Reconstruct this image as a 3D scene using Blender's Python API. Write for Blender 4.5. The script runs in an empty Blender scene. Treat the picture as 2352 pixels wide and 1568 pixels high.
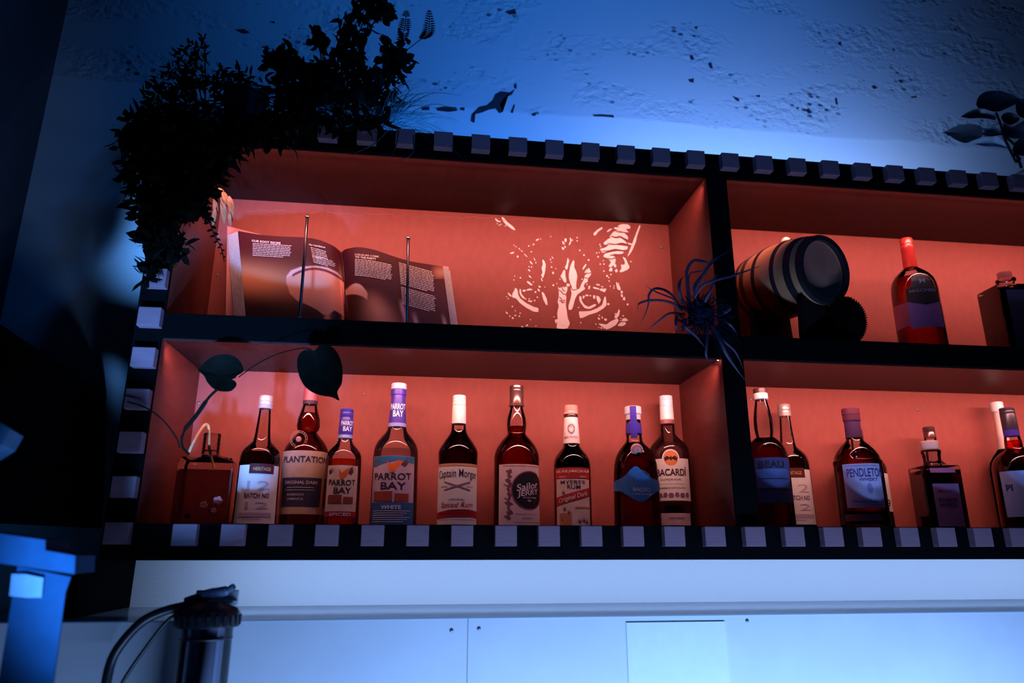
import bpy, bmesh, math, random
import numpy as np
from mathutils import Vector, Matrix, noise
C = bpy.context.scene.collection
S = bpy.context.scene
R_ = random.Random(7)
PI = math.pi
# ------------------------------------------------------------------ camera
CAM = np.array([0.4959, -1.6029, -0.0004]); YAW, PITCH, ROLL, F = 0.1321, 0.2859, 0.0002, 1635.82
def _rot():
    cy, sy = math.cos(YAW), math.sin(YAW); cp, sp = math.cos(PITCH), math.sin(PITCH)
    f = np.array([sy*cp, cy*cp, sp]); r = np.array([cy, -sy, 0]); u = np.cross(r, f)
    c, s = math.cos(ROLL), math.sin(ROLL)
    return c*r+s*u, -s*r+c*u, f
RR, UU, FF = _rot()
cd = bpy.data.cameras.new('camera'); cam = bpy.data.objects.new('camera', cd); C.objects.link(cam)
cd.sensor_width = 36; cd.lens = F/2352*36; cd.clip_start = 0.02
cam.matrix_world = Matrix([[RR[0], UU[0], -FF[0], CAM[0]], [RR[1], UU[1], -FF[1], CAM[1]], [RR[2], UU[2], -FF[2], CAM[2]], [0, 0, 0, 1]])
S.camera = cam
cd.dof.use_dof = True; cd.dof.focus_distance = 1.78; cd.dof.aperture_fstop = 1.9
# ------------------------------------------------------------------ view, world
S.view_settings.view_transform = 'Standard'; S.view_settings.look = 'None'
S.view_settings.exposure = 0.0; S.view_settings.gamma = 1.0
try: S.view_settings.use_curve_mapping = False
except Exception: pass
w = bpy.data.worlds.new('world'); S.world = w; w.use_nodes = True
w.node_tree.nodes['Background'].inputs[0].default_value = (0.004, 0.02, 0.09, 1)
w.node_tree.nodes['Background'].inputs[1].default_value = 0.045
try:
    S.cycles.use_denoising = True; S.cycles.max_bounces = 14; S.cycles.transparent_max_bounces = 24
    S.cycles.transmission_bounces = 12; S.cycles.glossy_bounces = 6; S.cycles.diffuse_bounces = 4
    S.cycles.caustics_refractive = False; S.cycles.caustics_reflective = False
    S.cycles.sample_clamp_indirect = 3.0
except Exception: pass
# ------------------------------------------------------------------ lights of the bar and added fills
def area(name, loc, target, sx, sy, power, col, spread=180):
    l = bpy.data.lights.new(name, 'AREA'); l.shape = 'RECTANGLE'; l.size = sx; l.size_y = sy
    l.energy = power; l.color = col; l.spread = math.radians(spread)
    o = bpy.data.objects.new(name, l); C.objects.link(o); o.location = loc
    d = (Vector(target)-Vector(loc)).normalized()
    x = Vector((1, 0, 0)) if abs(d.x) < .9 else Vector((0, 1, 0))
    y = (-d).cross(x).normalized(); x = y.cross(-d)
    m = Matrix((x, y, -d)).transposed().to_4x4(); m.translation = Vector(loc); o.matrix_world = m
    return o
def spot(name, loc, target, power, col, ang, blend=1.0, rad=.03):
    l = bpy.data.lights.new(name, 'SPOT'); l.energy = power; l.color = col
    l.spot_size = math.radians(ang); l.spot_blend = blend; l.shadow_soft_size = rad
    o = bpy.data.objects.new(name, l); C.objects.link(o); o.location = loc
    o.rotation_euler = (Vector(target)-Vector(loc)).to_track_quat('-Z', 'Y').to_euler()
    return o
FY, BY = 0.022, 0.328          # front of the frame, face of the back panel
ZB0, ZB1, ZM0, ZM1, ZT0, ZT1 = -0.018, 0.055, 0.461, 0.5185, 0.966, 1.0325
XL0, XL1, XD0, XD1, XR0, XR1 = -0.142, -0.084, 1.240, 1.2932, 2.62, 2.68
RED = (1.0, 0.43, 0.38)
for nm, x0, x1, z, p in (('led_top_left', XL1, XD0, ZT0, 3.2), ('led_top_right', XD1, XR0, ZT0, 3.2),
                         ('led_low_left', XL1, XD0, ZM0, 3.2), ('led_low_right', XD1, XR0, ZM0, 3.2)):
    area(nm, ((x0+x1)/2, .046, z-.012), ((x0+x1)/2, .328, z-.012-.17), x1-x0-.02, .012, p, RED, 117)
    area(nm+'_spill', ((x0+x1)/2, .040, z-.010), ((x0+x1)/2, .328, z-.010), x1-x0-.02, .008, p*.13, RED)
area('led_cabinet_top', (1.58, .03, 1.05), (1.58, .3275, 1.25), 1.1, .02, 2.7, (.38, .58, 1.0))
area('deep_blue_wall_fill', (1.05, .0, 1.06), (1.05, .3275, 1.45), 1.7, .02, 4.2, (.02, .22, 1.0))  # added deep-blue fill for the wall farther from the strip
area('led_under_cabinet', (1.30, .08, -.024), (1.30, .328, -.10), 2.6, .012, 4.5, (.38, .58, 1.0))
area('blue_flood_low', (1.20, -.62, -.80), (1.10, -.04, -.34), 1.7, .05, 14.5, (.24, .46, 1.0), 125)  # unseen flood below view, stretched long to light the panel evenly
spot('blue_wall_fill', (.95, -.9, 2.4), (.95, .33, 1.75), 30, (.008, .24, 1.0), 104, blend=.7, rad=.1)  # added spot that brightens the upper wall; no ceiling lamp there
spot('blue_flood_left', (.10, -1.10, -.60), (.03, 0, .36), 340, (.11, .38, 1.0), 23, blend=.6, rad=.06)
spot('counter_fill', (.0, -1.3, -.1), (-.46, -.42, .0), 3.5, (.04, .36, 1.0), 38, rad=.1)  # added spot that only raises the far-left counter

# ------------------------------------------------------------------ geometry from the picture
def ray(x, y): return RR*(x-1176)/F-UU*(y-784)/F+FF
def at(x, y, Y):
    d = ray(x, y); p = CAM+d*(Y-CAM[1])/d[1]; return Vector(p)
def proj(p):
    d = np.array(p)-CAM; z = d@FF
    return 1176+F*(d@RR)/z, 784-F*(d@UU)/z, z
def zrow(X, Y, py):
    lo, hi = -1., 2.
    for _ in range(32):
        m = (lo+hi)/2
        if proj((X, Y, m))[1] > py: lo = m
        else: hi = m
    return lo
# ------------------------------------------------------------------ materials
MATS = {}
def mat(name, col, rough=.6, metal=0., var=.12, scale=40., bump=0., spec=.5, sheen=0, emis=None, estr=0., stretch=(1, 1, 1), coat=0.):
    if name in MATS: return MATS[name]
    m = bpy.data.materials.new(name); m.use_nodes = True; nt = m.node_tree; b = nt.nodes['Principled BSDF']
    b.inputs['Roughness'].default_value = rough; b.inputs['Metallic'].default_value = metal
    b.inputs['Specular IOR Level'].default_value = spec
    if coat: b.inputs['Coat Weight'].default_value = coat; b.inputs['Coat Roughness'].default_value = .1
    tc = nt.nodes.new('ShaderNodeTexCoord'); mp = nt.nodes.new('ShaderNodeMapping'); mp.inputs['Scale'].default_value = stretch
    nz = nt.nodes.new('ShaderNodeTexNoise'); nz.inputs['Scale'].default_value = scale; nz.inputs['Detail'].default_value = 5
    nt.links.new(tc.outputs['Object'], mp.inputs[0]); nt.links.new(mp.outputs[0], nz.inputs['Vector'])
    mr = nt.nodes.new('ShaderNodeMapRange'); mr.inputs['From Min'].default_value = .25; mr.inputs['From Max'].default_value = .75
    mr.inputs['To Min'].default_value = 1-var; mr.inputs['To Max'].default_value = 1+var
    nt.links.new(nz.outputs['Fac'], mr.inputs['Value'])
    vm = nt.nodes.new('ShaderNodeVectorMath'); vm.operation = 'SCALE'; vm.inputs[0].default_value = col
    nt.links.new(mr.outputs[0], vm.inputs['Scale']); nt.links.new(vm.outputs[0], b.inputs['Base Color'])
    if bump:
        bp = nt.nodes.new('ShaderNodeBump'); bp.inputs['Strength'].default_value = bump; bp.inputs['Distance'].default_value = .002
        nt.links.new(nz.outputs['Fac'], bp.inputs['Height']); nt.links.new(bp.outputs[0], b.inputs['Normal'])
    if emis:
        b.inputs['Emission Color'].default_value = (*emis, 1); b.inputs['Emission Strength'].default_value = estr
    MATS[name] = m; return m
def thin_glass(name, tint=(.93, .95, .96), rough=.02, ior=1.5, facing=.55):
    if name in MATS: return MATS[name]
    m = bpy.data.materials.new(name); m.use_nodes = True; nt = m.node_tree; N = nt.nodes; N.remove(N['Principled BSDF'])
    tr = N.new('ShaderNodeBsdfTransparent'); gl = N.new('ShaderNodeBsdfGlossy'); gl.inputs['Roughness'].default_value = rough
    gl.inputs['Color'].default_value = (1, 1, 1, 1)
    lw = N.new('ShaderNodeLayerWeight'); lw.inputs['Blend'].default_value = .35
    pw = N.new('ShaderNodeMath'); pw.operation = 'POWER'; pw.inputs[1].default_value = 2.5
    nt.links.new(lw.outputs['Facing'], pw.inputs[0])
    mc = N.new('ShaderNodeMixRGB'); mc.inputs[1].default_value = (*tint, 1); mc.inputs[2].default_value = (*[t*facing for t in tint], 1)
    nt.links.new(pw.outputs[0], mc.inputs[0]); nt.links.new(mc.outputs[0], tr.inputs[0])
    fr = N.new('ShaderNodeFresnel'); fr.inputs[0].default_value = ior
    mx = N.new('ShaderNodeMixShader'); nt.links.new(fr.outputs[0], mx.inputs[0]); nt.links.new(tr.outputs[0], mx.inputs[1]); nt.links.new(gl.outputs[0], mx.inputs[2])
    nt.links.new(mx.outputs[0], N['Material Output'].inputs[0]); MATS[name] = m; return m
def liquid(name, col, clear=.5):
    """refracting drink: glass body mixed with a straight-through tint so light also reaches the board behind"""
    if name in MATS: return MATS[name]
    m = bpy.data.materials.new(name); m.use_nodes = True; nt = m.node_tree; N = nt.nodes; N.remove(N['Principled BSDF'])
    g = N.new('ShaderNodeBsdfGlass'); g.inputs['Color'].default_value = (*col, 1); g.inputs['IOR'].default_value = 1.36; g.inputs['Roughness'].default_value = .02
    tr = N.new('ShaderNodeBsdfTransparent'); tr.inputs[0].default_value = (*col, 1)
    mx = N.new('ShaderNodeMixShader'); mx.inputs[0].default_value = clear
    nt.links.new(g.outputs[0], mx.inputs[1]); nt.links.new(tr.outputs[0], mx.inputs[2]); nt.links.new(mx.outputs[0], N['Material Output'].inputs[0])
    MATS[name] = m; return m
def attr_mat(name, rough=.5, coat=0):
    if name in MATS: return MATS[name]
    m = bpy.data.materials.new(name); m.use_nodes = True; nt = m.node_tree; b = nt.nodes['Principled BSDF']
    a = nt.nodes.new('ShaderNodeAttribute'); a.attribute_name = 'print'; nt.links.new(a.outputs['Color'], b.inputs['Base Color'])
    b.inputs['Roughness'].default_value = rough; b.inputs['Specular IOR Level'].default_value = .12
    MATS[name] = m; return m
WOOD = mat('red_brown_plywood', (.27, .062, .050), .62, var=.10, scale=55, bump=.12, stretch=(1, 1, .5), spec=.3)
WOODIN = mat('shaded_board', (.024, .005, .004), .42, var=.3, scale=70, bump=.2, stretch=(1, .3, 1), spec=.14)  # shade of the shelf ceilings put into the colour; darker copy of the sides
SIDEW = mat('stained_side_board', (.14, .028, .022), .45, var=.2, scale=70, bump=.2, stretch=(1, .3, 1), spec=.3)
BLACK = mat('black_paint', (.0015, .0018, .0025), .8, var=.2, spec=.04)
SLAT = mat('raw_wood_block', (.22, .11, .14), .7, var=.18, scale=30, stretch=(.4, 1, 5), bump=.2)
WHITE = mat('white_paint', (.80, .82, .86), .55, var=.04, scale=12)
PAPER = mat('white_paper', (.85, .84, .84), .55, var=.03, spec=.3)
INK = mat('dark_ink', (.03, .01, .02), .6); REDINK = mat('red_ink', (.50, .02, .02), .5)
LEAF = mat('dark_leaf', (.004, .004, .003), .6, var=.4, scale=25, spec=.03)
STEM = mat('dark_stem', (.004, .004, .003), .7, spec=.05)
GLASS = thin_glass('clear_glass')
CHROME = mat('chrome', (.75, .75, .78), .12, 1.0, var=.03)
BLKPL = mat('black_plastic', (.012, .014, .02), .35, var=.1)
# ------------------------------------------------------------------ mesh helpers
def obj(name, bm, m, parent=None, smooth=True, bev=0):
    me = bpy.data.meshes.new(name); bmesh.ops.recalc_face_normals(bm, faces=bm.faces); bm.to_mesh(me); bm.free()
    me.materials.append(m)
    if smooth:
        for p in me.polygons: p.use_smooth = True
        try: me.set_sharp_from_angle(angle=math.radians(38))
        except Exception: pass
    o = bpy.data.objects.new(name, me); C.objects.link(o)
    if parent is not None:
        o.parent = parent
        o.matrix_parent_inverse = (Matrix.Translation(-pos_of(parent)))
    if bev:
        md = o.modifiers.new('bevel', 'BEVEL'); md.width = bev; md.segments = 2; md.limit_method = 'ANGLE'
    return o
def pos_of(o):
    p = Vector(o.location)
    return p if o.parent is None else Vector((0, 0, 0)) if o.type == 'MESH' and o.parent else p
def tag(o, label=None, cat=None, group=None, kind=None):
    if label: o['label'] = label
    if cat: o['category'] = cat
    if group: o['group'] = group
    if kind: o['kind'] = kind
    return o
def thing(name, loc, label, cat, group=None):
    o = bpy.data.objects.new(name, None); C.objects.link(o); o.location = loc; o.empty_display_size = .05
    return tag(o, label, cat, group)
def sub(parent, name, bm, m, smooth=True, bev=0):
    """a sub-part: its parent is a mesh part whose own origin is the world origin"""
    o = obj(name, bm, m, None, smooth, bev); o.parent = parent
    top = parent
    while top.parent is not None: top = top.parent
    # parent part's world matrix is identity (see obj), so no inverse is needed
    return o
def NB(): return bmesh.new()
def box(bm, x0, x1, y0, y1, z0, z1, mtx=None):
    vs = [bm.verts.new(Vector(c) if mtx is None else mtx @ Vector(c)) for c in
          ((x0, y0, z0), (x1, y0, z0), (x1, y1, z0), (x0, y1, z0), (x0, y0, z1), (x1, y0, z1), (x1, y1, z1), (x0, y1, z1))]
    for f in ((0, 3, 2, 1), (4, 5, 6, 7), (0, 1, 5, 4), (1, 2, 6, 5), (2, 3, 7, 6), (3, 0, 4, 7)): bm.faces.new([vs[i] for i in f])
    return bm
def lathe(bm, pts, cx, cy, seg=48, cap0=True, cap1=True):
    rings = []
    for r, z in pts:
        if r < 1e-5: rings.append([bm.verts.new((cx, cy, z))])
        else: rings.append([bm.verts.new((cx+r*math.cos(2*PI*i/seg), cy+r*math.sin(2*PI*i/seg), z)) for i in range(seg)])
    for a, b in zip(rings, rings[1:]):
        for i in range(seg):
            j = (i+1) % seg
            if len(a) == 1 and len(b) == 1: continue
            if len(a) == 1: bm.faces.new((a[0], b[i], b[j]))
            elif len(b) == 1: bm.faces.new((a[i], a[j], b[0]))
            else: bm.faces.new((a[i], a[j], b[j], b[i]))
    if cap0 and len(rings[0]) > 1: bm.faces.new(rings[0][::-1])
    if cap1 and len(rings[-1]) > 1: bm.faces.new(rings[-1])
    return bm
def tube(bm, pts, rad, seg=8, close=True):
    pts = [Vector(p) for p in pts]; n = len(pts); rings = []
    if not hasattr(rad, '__len__'): rad = [rad]*n
    up = Vector((.13, .31, .94)).normalized()
    for i, p in enumerate(pts):
        t = (pts[min(i+1, n-1)]-pts[max(i-1, 0)]).normalized()
        a = t.cross(up)
        if a.length < .05: a = t.cross(Vector((1, 0, 0)))
        a.normalize(); b = t.cross(a)
        rings.append([bm.verts.new(p+(a*math.cos(2*PI*k/seg)+b*math.sin(2*PI*k/seg))*max(rad[i], 1e-4)) for k in range(seg)])
    for A, B in zip(rings, rings[1:]):
        for k in range(seg): bm.faces.new((A[k], A[(k+1) % seg], B[(k+1) % seg], B[k]))
    if close: bm.faces.new(rings[0][::-1]); bm.faces.new(rings[-1])
    return bm
def spline(pts, n=8):
    """Catmull-Rom through points"""
    P = [Vector(p) for p in pts]; P = [P[0]*2-P[1]]+P+[P[-1]*2-P[-2]]; out = []
    for i in range(1, len(P)-2):
        for k in range(n):
            t = k/n; a, b, c, d = P[i-1], P[i], P[i+1], P[i+2]
            out.append(.5*((2*b)+(c-a)*t+(2*a-5*b+4*c-d)*t*t+(3*b-a-3*c+d)*t**3))
    out.append(P[-2]); return out
def ball(bm, c, r, seg=16, sc=(1, 1, 1)):
    m = Matrix.Translation(c) @ Matrix.Diagonal((r*sc[0], r*sc[1], r*sc[2], 1))
    bmesh.ops.create_uvsphere(bm, u_segments=seg, v_segments=max(6, seg//2), radius=1, matrix=m); return bm
_txt = {}
def text_mesh(s, bold=0.0, sp=1.0):
    if 'M' in s: bold = min(bold, .004)
    key = (s, bold, sp)
    if key in _txt: return _txt[key]
    cu = bpy.data.curves.new('lettering', 'FONT'); cu.body = s; cu.size = 1; cu.offset = bold; cu.space_character = sp; cu.resolution_u = 3
    o = bpy.data.objects.new('lettering', cu); C.objects.link(o)
    dg = bpy.context.evaluated_depsgraph_get(); dg.update(); me = o.evaluated_get(dg).to_mesh()
    V = [tuple(v.co[:2]) for v in me.vertices]; Fa = [tuple(p.vertices) for p in me.polygons]
    o.evaluated_get(dg).to_mesh_clear(); bpy.data.objects.remove(o); bpy.data.curves.remove(cu)
    xs = [v[0] for v in V] or [0]; a, b = min(xs), max(xs)
    V = [((x-(a+b)/2)/max(b-a, 1e-6), y/.7) for x, y in V]     # x in -.5..5, cap height 1
    _txt[key] = (V, Fa, (b-a)/.7); return _txt[key]
def put_text(bm, s, fn, cx, cy, wid, hgt, bold=.012, shear=0, rot=0, sp=1.0, arch=0):
    """fn(x, y) -> 3D point, picture-like coordinates with y downward; cy is the middle of the capitals"""
    V, Fa, _ = text_mesh(s, bold, sp); c, s_ = math.cos(rot), math.sin(rot); b2 = bmesh.new(); vs = []
    for x, y in V:
        X = x*wid+shear*(y-.5)*hgt; Yv = (y-.5)*hgt - arch*(x*2)**2
        vs.append(b2.verts.new((cx+X*c-Yv*s_, cy-(X*s_+Yv*c), 0)))
    for f in Fa:
        try: b2.faces.new([vs[i] for i in f])
        except ValueError: pass
    if hgt > 7:
        bmesh.ops.triangulate(b2, faces=b2.faces[:])
        for _ in range(3):
            es = [e for e in b2.edges if abs(e.verts[0].co.x-e.verts[1].co.x) > 4]
            if not es: break
            bmesh.ops.subdivide_edges(b2, edges=es, cuts=1); bmesh.ops.triangulate(b2, faces=[f for f in b2.faces if len(f.verts) > 3])
    mp = {v: bm.verts.new(fn(v.co.x, v.co.y)) for v in b2.verts}
    for f in b2.faces:
        try: bm.faces.new([mp[v] for v in f.verts])
        except ValueError: pass
    b2.free()
def put_poly(bm, pts, fn, grid=0):
    if grid:
        b2 = bmesh.new(); bmesh.ops.triangulate(b2, faces=[b2.faces.new([b2.verts.new((x, y, 0)) for x, y in pts])])
        for _ in range(4):
            es = [e for e in b2.edges if e.calc_length() > grid]
            if not es: break
            bmesh.ops.subdivide_edges(b2, edges=es, cuts=1); bmesh.ops.triangulate(b2, faces=[f for f in b2.faces if len(f.verts) > 3])
        mp = {v: bm.verts.new(fn(v.co.x, v.co.y)) for v in b2.verts}
        for f in b2.faces: bm.faces.new([mp[v] for v in f.verts])
        b2.free(); return
    vs = [bm.verts.new(fn(*p)) for p in pts]
    f = bm.faces.new(vs)
    bmesh.ops.triangulate(bm, faces=[f])
def put_rect(bm, x0, x1, y0, y1, fn, nx=10, ny=4, sk=0):
    g = [[bm.verts.new(fn(x0+(x1-x0)*i/nx, y0+(y1-y0)*j/ny+sk*(i/nx-.5))) for i in range(nx+1)] for j in range(ny+1)]
    for j in range(ny):
        for i in range(nx): bm.faces.new((g[j][i], g[j][i+1], g[j+1][i+1], g[j+1][i]))
def put_disc(bm, cx, cy, rx, ry, fn, n=24, hole=0., nr=3):
    rings = []
    for k in range(nr+1):
        q = hole+(1-hole)*k/nr
        rings.append([bm.verts.new(fn(cx+rx*q*math.cos(2*PI*i/n), cy+ry*q*math.sin(2*PI*i/n))) for i in range(n)] if q > 0 else [bm.verts.new(fn(cx, cy))])
    for a, b in zip(rings, rings[1:]):
        for i in range(n):
            j = (i+1) % n
            bm.faces.new((a[0], b[i], b[j]) if len(a) == 1 else (a[i], a[j], b[j], b[i]))
# ================================================================== the room
def wall_material():
    m = bpy.data.materials.new('rough_plaster'); m.use_nodes = True; nt = m.node_tree; N = nt.nodes; L = nt.links; b = N['Principled BSDF']
    b.inputs['Roughness'].default_value = .75
    tc = N.new('ShaderNodeTexCoord'); sx = N.new('ShaderNodeSeparateXYZ'); L.new(tc.outputs['Object'], sx.inputs[0])
    def math_(op, a, b_=None, clamp=False):
        n = N.new('ShaderNodeMath'); n.operation = op; n.use_clamp = clamp
        for i, v in enumerate((a, b_)):
            if v is None: continue
            if isinstance(v, (int, float)): n.inputs[i].default_value = v
            else: L.new(v, n.inputs[i])
        return n.outputs[0]
    def nz(scale, st, det=4, dist=0.):
        mp = N.new('ShaderNodeMapping'); mp.inputs['Scale'].default_value = st; L.new(tc.outputs['Object'], mp.inputs[0])
        n = N.new('ShaderNodeTexNoise'); n.inputs['Scale'].default_value = scale; n.inputs['Detail'].default_value = det; n.inputs['Distortion'].default_value = dist
        L.new(mp.outputs[0], n.inputs['Vector']); return n.outputs['Fac']
    def rng(v, a, b_, c=0., d=1.):
        n = N.new('ShaderNodeMapRange'); n.inputs['From Min'].default_value = a; n.inputs['From Max'].default_value = b_
        n.inputs['To Min'].default_value = c; n.inputs['To Max'].default_value = d; L.new(v, n.inputs['Value']); return n.outputs[0]
    # rough above a wavering line, smooth below it
    edge = math_('ADD', 1.325, math_('MULTIPLY', math_('SUBTRACT', nz(3, (1, 1, 1)), .5), .05))
    above = rng(math_('SUBTRACT', sx.outputs['Z'], edge), 0, .012)
    patch = rng(nz(2.6, (1, 1, 3.2), 3, .6), .46, .60)
    rough = math_('MULTIPLY', above, patch)
    lumps = nz(38, (1, 1, 1.3), 5, .3); fine = nz(150, (1, 1, 1), 3)
    vo = N.new('ShaderNodeTexVoronoi'); vo.inputs['Scale'].default_value = 34; mp = N.new('ShaderNodeMapping'); mp.inputs['Scale'].default_value = (1, 1, 1.4)
    L.new(tc.outputs['Object'], mp.inputs[0]); L.new(mp.outputs[0], vo.inputs['Vector'])
    pit = math_('MULTIPLY', rng(vo.outputs['Distance'], .34, .20), rng(nz(7, (1, 1, 2), 3), .53, .60))
    pit = math_('MULTIPLY', pit, rough)
    h = math_('ADD', math_('MULTIPLY', math_('SUBTRACT', lumps, .5), math_('MULTIPLY', rough, 2.0)), math_('MULTIPLY', fine, .10))
    h = math_('ADD', h, math_('MULTIPLY', nz(4, (1, 1, 2.5), 1), math_('MULTIPLY', above, .15)))
    h = math_('ADD', h, math_('MULTIPLY', above, .15)); h = math_('SUBTRACT', h, math_('MULTIPLY', pit, .7))
    bp = N.new('ShaderNodeBump'); bp.inputs['Strength'].default_value = .85; bp.inputs['Distance'].default_value = .007
    L.new(h, bp.inputs['Height']); L.new(bp.outputs[0], b.inputs['Normal'])
    mc = N.new('ShaderNodeMixRGB'); mc.inputs[1].default_value = (.74, .77, .82, 1); mc.inputs[2].default_value = (.60, .64, .70, 1); L.new(above, mc.inputs[0])
    m2 = N.new('ShaderNodeMixRGB'); m2.inputs[2].default_value = (.10, .12, .16, 1); L.new(mc.outputs[0], m2.inputs[1]); L.new(pit, m2.inputs[0])
    L.new(m2.outputs[0], b.inputs['Base Color']); return m
PLASTER = wall_material()
wb = tag(obj('wall_back', box(NB(), -.60, 3.6, .334, .42, -1.0, 2.6), PLASTER, smooth=False), kind='structure')
CHIP = mat('dark_recess', (.015, .02, .035), .9)  # flat pieces; shade inside cracks and holes is put into the colour
def chip(pts):
    bm = NB(); put_poly(bm, pts, lambda x, y: at(x, y, .3332)); return bm
cb = NB()
for pts in ([(1083, 262), (1100, 245), (1118, 241), (1133, 228), (1137, 216), (1150, 209), (1170, 212), (1183, 204), (1176, 217), (1157, 226), (1148, 240), (1155, 257), (1146, 260), (1138, 249), (1122, 252), (1108, 258), (1092, 262), (1090, 282), (1081, 278)],
            [(1001, 248), (1020, 244), (1048, 246), (1051, 254), (1030, 257), (1004, 254)], [(1056, 247), (1067, 246), (1067, 254), (1058, 253)],
            [(966, 246), (985, 243), (987, 252), (970, 253)], [(1172, 258), (1180, 239), (1183, 241), (1178, 260)],
            [(1160, 28), (1183, 20), (1186, 32), (1170, 33)], [(1180, 195), (1186, 190), (1187, 204), (1181, 202)],
            [(1583, 128), (1590, 126), (1595, 136), (1588, 138)], [(1626, 146), (1633, 142), (1638, 158), (1631, 156)], [(1580, 182), (1594, 180), (1593, 190), (1584, 188)],
            [(1681, 219), (1687, 222), (1697, 226), (1698, 234), (1690, 230)], [(1734, 220), (1746, 217), (1745, 224)], [(1827, 248), (1835, 245), (1834, 252)],
            [(1849, 252), (1858, 248), (1863, 256), (1857, 261)], [(1917, 226), (1922, 224), (1925, 240), (1920, 240)], [(2001, 198), (2008, 195), (2016, 202), (2007, 205)],
            [(2064, 184), (2070, 182), (2074, 190), (2067, 190)], [(2091, 222), (2106, 219), (2105, 224), (2094, 225)], [(1594, 62), (1603, 60), (1600, 68)],
            [(1361, 263), (1380, 262), (1409, 264), (1411, 270), (1390, 268), (1364, 267)], [(1221, 260), (1232, 258), (1230, 266), (1222, 266)],
            [(1925, 97), (1932, 95), (1933, 104), (1926, 103)], [(2050, 110), (2056, 113), (2053, 120)], [(540, 68), (560, 66), (575, 75), (558, 77)], [(618, 50), (630, 48), (632, 54)]):
    put_poly(cb, pts, lambda x, y: at(x, y, .3332))
crk = obj('recess_patch', cb, CHIP, wb, smooth=False)
DARKW = mat('dark_wall_paint', (.05, .055, .07), .8)
tag(obj('wall_left', box(NB(), -.68, -.60, -2.6, .42, -1.0, 2.6), DARKW, smooth=False), kind='structure')
tag(obj('floor', box(NB(), -.7, 3.6, -2.6, .42, -1.06, -1.0), DARKW, smooth=False), kind='structure')
tag(obj('ceiling', box(NB(), -.7, 3.6, -2.6, .42, 2.6, 2.66), DARKW, smooth=False), kind='structure')
# white box-out below the shelf, with its ledge
t = thing('wall_ledge', (1.2, .1, -1.0), 'white boxed-out ledge running along the wall below the black shelf', 'ledge')
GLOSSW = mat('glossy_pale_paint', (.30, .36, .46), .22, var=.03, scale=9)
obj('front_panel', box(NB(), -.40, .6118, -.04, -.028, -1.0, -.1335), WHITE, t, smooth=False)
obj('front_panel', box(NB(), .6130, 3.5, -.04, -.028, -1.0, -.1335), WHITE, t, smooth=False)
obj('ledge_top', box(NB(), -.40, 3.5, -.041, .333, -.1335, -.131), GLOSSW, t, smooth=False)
SCREW = mat('screw_metal', (.25, .25, .28), .4, .8)
for px, py in ((1037, 1447), (1100, 1443), (1716, 1425)):
    p = at(px, py, -.04); obj('screw', ball(NB(), p, .0042, 12, (1, .5, 1)), SCREW, t)
t2 = tag(obj('paper_sheet', box(NB(), at(1439, 1440, -.042).x, at(1666, 1440, -.042).x, -.0425, -.0405, -.60, at(1550, 1428, -.042).z), mat('pale_sheet', (.93, .97, 1.0), .5, var=.03), smooth=False),
         'tall pale sheet fixed to the white ledge front below the shelf', 'paper')
# plain dark board filling the dark area under the left of the cabinet
tag(obj('dark_end_board', box(NB(), -.200, -.178, .03, .333, -.131, -.0185), BLACK, smooth=False, bev=.001), 'dark upright board under the left end of the shelf', 'bracket')

# ================================================================== the cabinet
cab = thing('wall_shelf', (1.2, .17, ZB0), 'long black-framed two-tier wall shelf with wooden blocks around its edge', 'shelf')
def cpart(name, m, *a, bev=.0008): return obj(name, box(NB(), *a), m, cab, smooth=False, bev=bev)
cpart('back_panel', WOOD, XL1, XD0, BY, .333, ZM1, ZT0, bev=0); cpart('back_panel', WOOD, XD1, XR0, BY, .333, ZM1, ZT0, bev=0)
cpart('back_panel', WOOD, XL1, XD0, BY, .333, ZB1, ZM0, bev=0); cpart('back_panel', WOOD, XD1, XR0, BY, .333, ZB1, ZM0, bev=0)
for nm, z0, z1 in (('bottom_board', ZB0, ZB1), ('middle_shelf', ZM0, ZM1), ('top_board', ZT0, ZT1)):
    p = cpart(nm, WOODIN, XL0, XR1, .030, .333, z0, z1)
cpart('side_panel', SIDEW, XL0, XL1, .030, .3329, ZB1, ZM0); cpart('side_panel', SIDEW, XL0, XL1, .030, .3329, ZM1, ZT0)
cpart('divider', SIDEW, XD0, XD1, .030, .3329, ZB1, ZM0); cpart('divider', SIDEW, XD0, XD1, .030, .3329, ZM1, ZT0)
cpart('side_panel', SIDEW, XR0, XR1, .030, .3329, ZB1, ZT0)
bm = NB()
for a in ((XL0, XR1, ZB0, ZB1), (XL0, XR1, ZM0, ZM1), (XL0, XR1, ZT0, ZT1), (XL0, XL1, ZB1, ZM0), (XL0, XL1, ZM1, ZT0), (XD0, XD1, ZB1, ZM0), (XD0, XD1, ZM1, ZT0), (XR0, XR1, ZB1, ZT0)):
    box(bm, a[0], a[1], FY, .0299, a[2], a[3])
# undersides and outer sides painted black too
box(bm, XL0-.002, XL0, .022, .333, ZB0, ZT1); box(bm, XL0, XR1, .0299, .333, ZB0-.0015, ZB0); box(bm, XL0, XR1, .0299, .333, ZT1, ZT1+.0015)
obj('face_frame', bm, BLACK, cab, smooth=False)
sl0 = None
def slat(x0, z0, w_=.048, h_=.044):
    global sl0
    if sl0 is None:
        sl0 = obj('trim_block', box(NB(), 0, w_, 0, FY, 0, h_), SLAT, cab, smooth=False, bev=.0012); o = sl0
    else:
        o = sl0.copy(); C.objects.link(o)
    o.location = (x0, 0, z0); return o
for i in range(28): slat(i*.096, .0095)
for i in range(25): slat(.2206+i*.096-.096*(1 if False else 0), .9825)
for i in (-1, -3): slat(.2206+i*.096, .9825)
for i in range(-3, 7): slat(-.1330, .6205-.047-i*.0935, .048, .044)
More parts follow.
